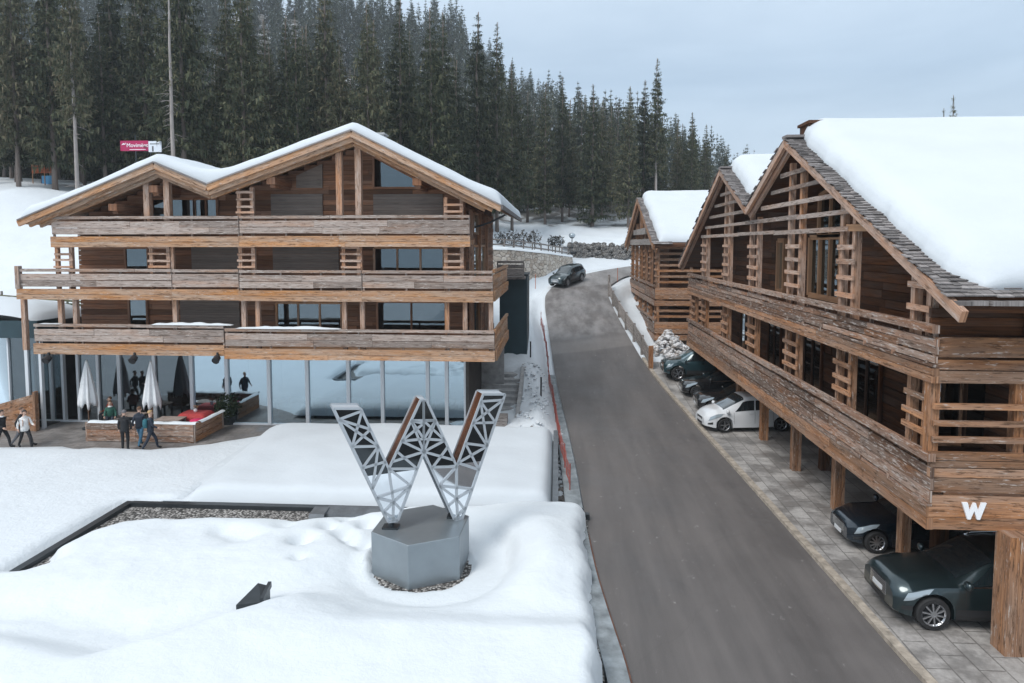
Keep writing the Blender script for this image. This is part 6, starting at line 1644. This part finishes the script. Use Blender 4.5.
for k in range(3):
    for t in np.linspace(0, 1, 5)[:(None if k == 2 else -1)]:
        a, b = W2[k], W2[k + 1]; x, y = a[0] + (b[0] - a[0]) * t, a[1] + (b[1] - a[1]) * t; z = topz[k] + (topz[k + 1] - topz[k]) * t
        mb = MB(); mb.box(x - .07, x + .07, y - .07, y + .07, z - .2, z + 1.15); mb.build('post', 'wood_grey', rl)
        if prev:
            mb = MB()
            for h_ in (.55, 1.05): mb.beam((prev[0], prev[1], prev[2] + h_), (x, y, z + h_), .07, .15)
            mb.build('rail', 'wood_grey', rl)
        prev = (x, y, z)
# rough rock wall under the snow bank beyond the bend
fw_ = thing('rough_stone_wall', 'rough grey boulder wall under the snow bank beyond the bend', 'wall', (6, 93, 7)); rs = random.Random(9); mb = MB()
for k in range(300):
    t = rs.random(); x = 1.5 + 15 * t; y = 86.9 + rs.uniform(-.2, .3); z = 7.2 + rs.random() * (2.1 - .6 * t) ; s = rs.uniform(.22, .5)
    b0 = len(mb.v); bm = bmesh.new(); bmesh.ops.create_icosphere(bm, subdivisions=1, radius=s)
    for v in bm.verts: mb.v.append((x + v.co.x * rs.uniform(.8, 1.4), y + v.co.y * .8 + (z - 8) * .25, z + v.co.z * rs.uniform(.6, .95)))
    for f in bm.faces: mb.f.append(tuple(b0 + v.index for v in f.verts)); mb.uv.append([(0, 0)] * 3); mb.mi.append(0)
    bm.free()
mb.build('boulders', 'gravel', fw_)
mb = MB(); mb.grid([[(x, 87.2 + 3.4 * u, 8.9 - .05 * x + .9 * u + .55 * math.sqrt(max(0, 1 - (1 - min(1, u * 3)) ** 2)) + .2 * fbm(x, u * 3, .5)) for u in np.linspace(0, 1, 9)] for x in np.linspace(.5, 17, 40)]); mb.build('snow_cap', 'snow', fw_, smooth=True)
# hedges, lamp, marker poles
def hedge(px0, px1, py, y, h, label, n=500):
    x0, x1 = atY(px0, 245, y).x, atY(px1, 245, y).x; z = atY(px0, py, y).z; t = thing('snowy_hedge', label, 'hedge', ((x0 + x1) / 2, y, z)); mb = MB()
    k_ = max(2, int((x1 - x0) / 1.1))
    for k in range(k_): leafball(mb, (x0 + (x1 - x0) * (k + .5) / k_, y + random.uniform(-.3, .3), z + h * .5), (x1 - x0) / k_ * .75, h * .62, n // k_, .22, k + int(px0))
    mb.build('foliage', 'twigs', t, fixn=False); mb = MB()
    for k in range(k_): mb.cyl((x0 + (x1 - x0) * (k + .5) / k_, y, z - .8), (x0 + (x1 - x0) * (k + .5) / k_, y, z + h * .5), .05, n=5)
    mb.build('stem', 'stem', t)
hedge(497, 540, 245, 76, 1.5, 'bare brown hedge with snow on it above the stone wall', 900); hedge(549, 563, 246, 85.5, 1.2, 'dark hedge beside the street lamp above the bend', 500)
x = atY(572, 245, 85).x; z = atY(572, 262, 85).z; ztop = atY(572, 236, 85).z
L_ = thing('street_lamp', 'slim street lamp with round head above the bend of the road', 'lamp', (x, 85, z))
mb = MB(); mb.cyl((x, 85, z - .3), (x, 85, ztop - .3), .07, .05, 8); mb.cyl((x, 85, ztop - .3), (x, 85, ztop - .2), .12, .3, 10); mb.build('pole', 'dark_metal', L_)
mb = MB(); mb.lathe([(.25, 0), (.38, .12), (.42, .28), (.34, .48), (.12, .58)], (x, 85, ztop - .2), 14); mb.build('lamp_head', 'lamp_glass', L_, smooth=True)
for px, py, h_, lb in ((535.5, 287, 1.2, 'thin orange snow pole on the bank behind the dark tower'), (617.5, 281, 1.3, 'thin orange snow pole on the right side of the bend')):
    q_ = on_road(px, py); z = max(gz(*q_), roadz(q_)); mb = MB(); mb.cyl((q_[0], q_[1], z - .2), (q_[0], q_[1], z + h_), .028, n=6); tag(mb.build('snow_pole', 'orange_net'), lb, 'pole', 'orange snow poles')
# ---------------------------------------------------------------- up on the slope at the left
def textmesh(body, size, loc, rot, mat, parent, ext=.01, name='lettering'):
    cu = bpy.data.curves.new(name, 'FONT'); cu.body = body; cu.size = size; cu.extrude = ext; cu.align_x = 'CENTER'; cu.align_y = 'CENTER'
    o = bpy.data.objects.new(name, cu); COL.objects.link(o); o.rotation_euler = rot; dg = bpy.context.evaluated_depsgraph_get(); dg.update()
    m2 = bpy.data.meshes.new_from_object(o.evaluated_get(dg)); bpy.data.objects.remove(o); m2.transform(Matrix.Translation(Vector(loc) - Vector(ORG[parent])) @ Matrix.LocRotScale(None, __import__('mathutils').Euler(rot), None))
    r = bpy.data.objects.new(name, m2); m2.materials.clear(); m2.materials.append(MATS[mat]); COL.objects.link(r); r.parent = parent; ORG[r] = ORG[parent]; return r
SY = 63.0
a, b = atY(120.5, 151, SY), atY(148, 140.5, SY); gz0 = gz((a.x + b.x) / 2, SY)
sg = thing('pink_banner_sign', 'bright pink sign with white lettering on a pole at the edge of the wood', 'sign', ((a.x + b.x) / 2, SY, gz0))
mb = MB(); mb.box(a.x, b.x, SY, SY + .06, a.z, b.z); mb.build('sign_board', 'sign_pink', sg)
for px, tp in ((135.5, 135), ): x = atY(px, 140, SY + .15).x; mb = MB(); mb.cyl((x, SY + .15, gz0 - .3), (x, SY + .15, atY(px, tp, SY).z), .06, n=8); mb.build('pole', 'dark_metal', sg)
textmesh('Movimënt', .52, ((a.x + b.x) / 2 + .3, SY - .012, (a.z + b.z) / 2 + .03), (PI / 2, 0, 0), 'sign_white', sg)
mb = MB(); mb.prism([(a.x + .12, b.z - .42), (a.x + .3, b.z - .22), (a.x + .42, b.z - .30), (a.x + .55, b.z - .18), (a.x + .5, b.z - .36), (a.x + .3, b.z - .36)], SY - .02, SY - .002, 'y'); mb.build('emblem', 'sign_white', sg)
mb = MB(); mb.box(a.x + .9, b.x - .25, SY - .012, SY - .002, a.z + .1, a.z + .15); mb.build('underline', 'sign_white', sg)
a, b = atY(148.5, 152, SY), atY(161, 141, SY)
s2 = thing('info_board', 'white information board on two posts right beside the pink sign', 'sign', ((a.x + b.x) / 2, SY, gz0)); mb = MB(); mb.box(a.x, b.x, SY + .02, SY + .08, a.z, b.z); mb.build('sign_board', 'sign_panel', s2)
for x in (a.x + .15, b.x - .15): mb = MB(); mb.cyl((x, SY + .13, gz0 - .5), (x, SY + .13, b.z - .1), .05, n=6); mb.build('post', 'dark_metal', s2)
mb = MB(); mb.box(a.x + .35, a.x + .5, SY + .008, SY + .018, a.z + .05, a.z + .55); mb.box(a.x + .15, b.x - .2, SY + .008, SY + .018, b.z - .3, b.z - .22); mb.build('print', 'cloth_grey', s2)
# orange snow net with a blue banner between the trunks
x0, x1 = atY(32, 170, 70).x, atY(56, 170, 70).x; zc = gz((x0 + x1) / 2, 70)
on = thing('orange_barrier_net', 'orange red barrier net hung between the trees on the upper left slope', 'net', ((x0 + x1) / 2, 70, zc)); mb = MB()
for k in range(7): mb.beam((x0, 70, zc + 1.45 + .11 * k), (x1, 70, zc + 1.5 + .11 * k + .05 * math.sin(k)), .02, .06)
for k in range(14): mb.beam((x0 + (x1 - x0) * k / 13, 70.0, zc + 1.4), (x0 + (x1 - x0) * k / 13, 70.0, zc + 2.25), .05, .02)
mb.build('net', 'orange_net', on)
for x in (x0, (x0 + x1) / 2, x1): mb = MB(); mb.cyl((x, 70.06, zc - .3), (x, 70.06, zc + 2.4), .05, n=6); mb.build('post', 'wood_yellow', on)
x0, x1 = atY(41, 175, 71).x, atY(57, 175, 71).x; bb = thing('blue_banner', 'pale blue banner under the orange net on the upper left slope', 'banner', ((x0 + x1) / 2, 71, zc)); mb = MB()
mb.grid([[(x0 + (x1 - x0) * u, 71 + .08 * math.sin(u * 9), zc + .35 + .9 * v) for v in (0, .5, 1)] for u in np.linspace(0, 1, 12)]); mb.build('cloth', 'blue_cloth', bb, smooth=True)
for x in (x0, x1): mb = MB(); mb.cyl((x, 71.02, zc - .3), (x, 71.02, zc + 1.4), .04, n=6); mb.build('post', 'wood_dark', bb)
mb = MB(); zf = gz(-30, 43.5); fn = thing('slope_fence', 'low dark green fence line across the snow slope behind the pavilion', 'fence', (-32, 43.5, zf)); 
for k in range(3): mb.beam((-42, 43.5, gz(-42, 43.5) + .25 + .22 * k), (-23.5, 43.5, gz(-23.5, 43.5) + .25 + .22 * k), .05, .13)
mb.build('rail', 'shrub', fn)
for k in range(9): x = -42 + 18.5 * k / 8; mb = MB(); mb.box(x - .05, x + .05, 43.55, 43.65, gz(x, 43.5) - .3, gz(x, 43.5) + .9); mb.build('post', 'wood_grey', fn)
for x, y, lb in ((-24.3, 36.5, 'low bare dark shrub in the snow between chalet posts and pavilion'),):
    z = max(gz(x, y), 4.3); t = thing('bare_shrub', lb, 'shrub', (x, y, z)); 
    mb = MB(); p = atY(52, 318, 40); leafball(mb, (p.x, 40, p.z), 1.1, .6, 300, .3, 8); mb.build('foliage', 'twigs', t, fixn=False)
    mb = MB(); mb.cyl((p.x, 40, p.z - 1.6), (p.x, 40, p.z), .05, n=5); mb.build('stem', 'stem', t)
# ---------------------------------------------------------------- camera, light, sky, air
cam = bpy.data.cameras.new('camera'); co = bpy.data.objects.new('camera', cam); COL.objects.link(co); SC.camera = co
cam.sensor_width = 36; cam.lens = 36 * F / 1024; cam.shift_y = (V0 - 341.5) / 1024; cam.clip_end = 5000
co.location = (0, 0, CH); co.rotation_euler = (PI / 2 - PITCH, 0, YAW)
SUN_EL, SUN_AZ = math.radians(50), math.radians(222)          # azimuth clockwise from +Y
sl = bpy.data.lights.new('sun', 'SUN'); so = bpy.data.objects.new('sun', sl); COL.objects.link(so)
sl.energy = SUN_E; sl.angle = math.radians(25); sl.color = (1.0, .97, .93)
dv = Vector((math.sin(SUN_AZ) * math.cos(SUN_EL), math.cos(SUN_AZ) * math.cos(SUN_EL), math.sin(SUN_EL)))
so.rotation_euler = dv.to_track_quat('Z', 'Y').to_euler(); so.location = (0, -20, 60)
w = bpy.data.worlds.new('World'); SC.world = w; w.use_nodes = True; nt = w.node_tree
bg = nt.nodes['Background']
sky = N(nt, 'ShaderNodeTexSky', sky_type='NISHITA'); sky.sun_disc = False; sky.sun_elevation = SUN_EL; sky.sun_rotation = SUN_AZ; sky.dust_density = 4; sky.air_density = 1.2
tc = N(nt, 'ShaderNodeTexCoord'); sx = N(nt, 'ShaderNodeSeparateXYZ'); ln(nt, tc.outputs['Generated'], sx.inputs[0])
cl = noise(nt, mapping(nt, tc.outputs['Generated'], (1.2, 1.2, 5)), 1.6, 6, .55, .4)
grad = ramp(nt, sx.outputs[2], [(0.0, tuple(10 * x for x in SKY0)), (.22, tuple(10 * x for x in SKY1)), (.6, tuple(10 * x for x in SKY2)), (1, tuple(10 * x for x in SKY2))])
grad = mix(nt, 1.0, grad, ramp(nt, cl, [(.32, (.82, .84, .86)), (.66, (1.14, 1.10, 1.07))]), 'MULTIPLY')
ln(nt, mix(nt, .88, sky.outputs[0], grad), bg.inputs['Color']); bg.inputs['Strength'].default_value = .1
SC.view_settings.view_transform = 'Standard'; SC.view_settings.look = 'None'; SC.view_settings.exposure = EXPO; SC.view_settings.gamma = 1
SC.cycles.max_bounces = 8; SC.cycles.transparent_max_bounces = 12; SC.cycles.volume_bounces = 0
if HAZE:
    mb = MB(); mb.box(-560, 560, -130, 920, -2.5, 140)
    o = mb.build('haze', [], None); tag(o, kind='stuff')
    m = bpy.data.materials.new('haze'); m.use_nodes = True; nt = m.node_tree; nt.nodes.clear()
    out = N(nt, 'ShaderNodeOutputMaterial'); pv = N(nt, 'ShaderNodeVolumePrincipled'); pv.inputs['Density'].default_value = HAZE
    pv.inputs['Color'].default_value = (.85, .92, 1, 1); pv.inputs['Anisotropy'].default_value = .2
    ln(nt, pv.outputs[0], out.inputs['Volume']); o.data.materials.append(m)
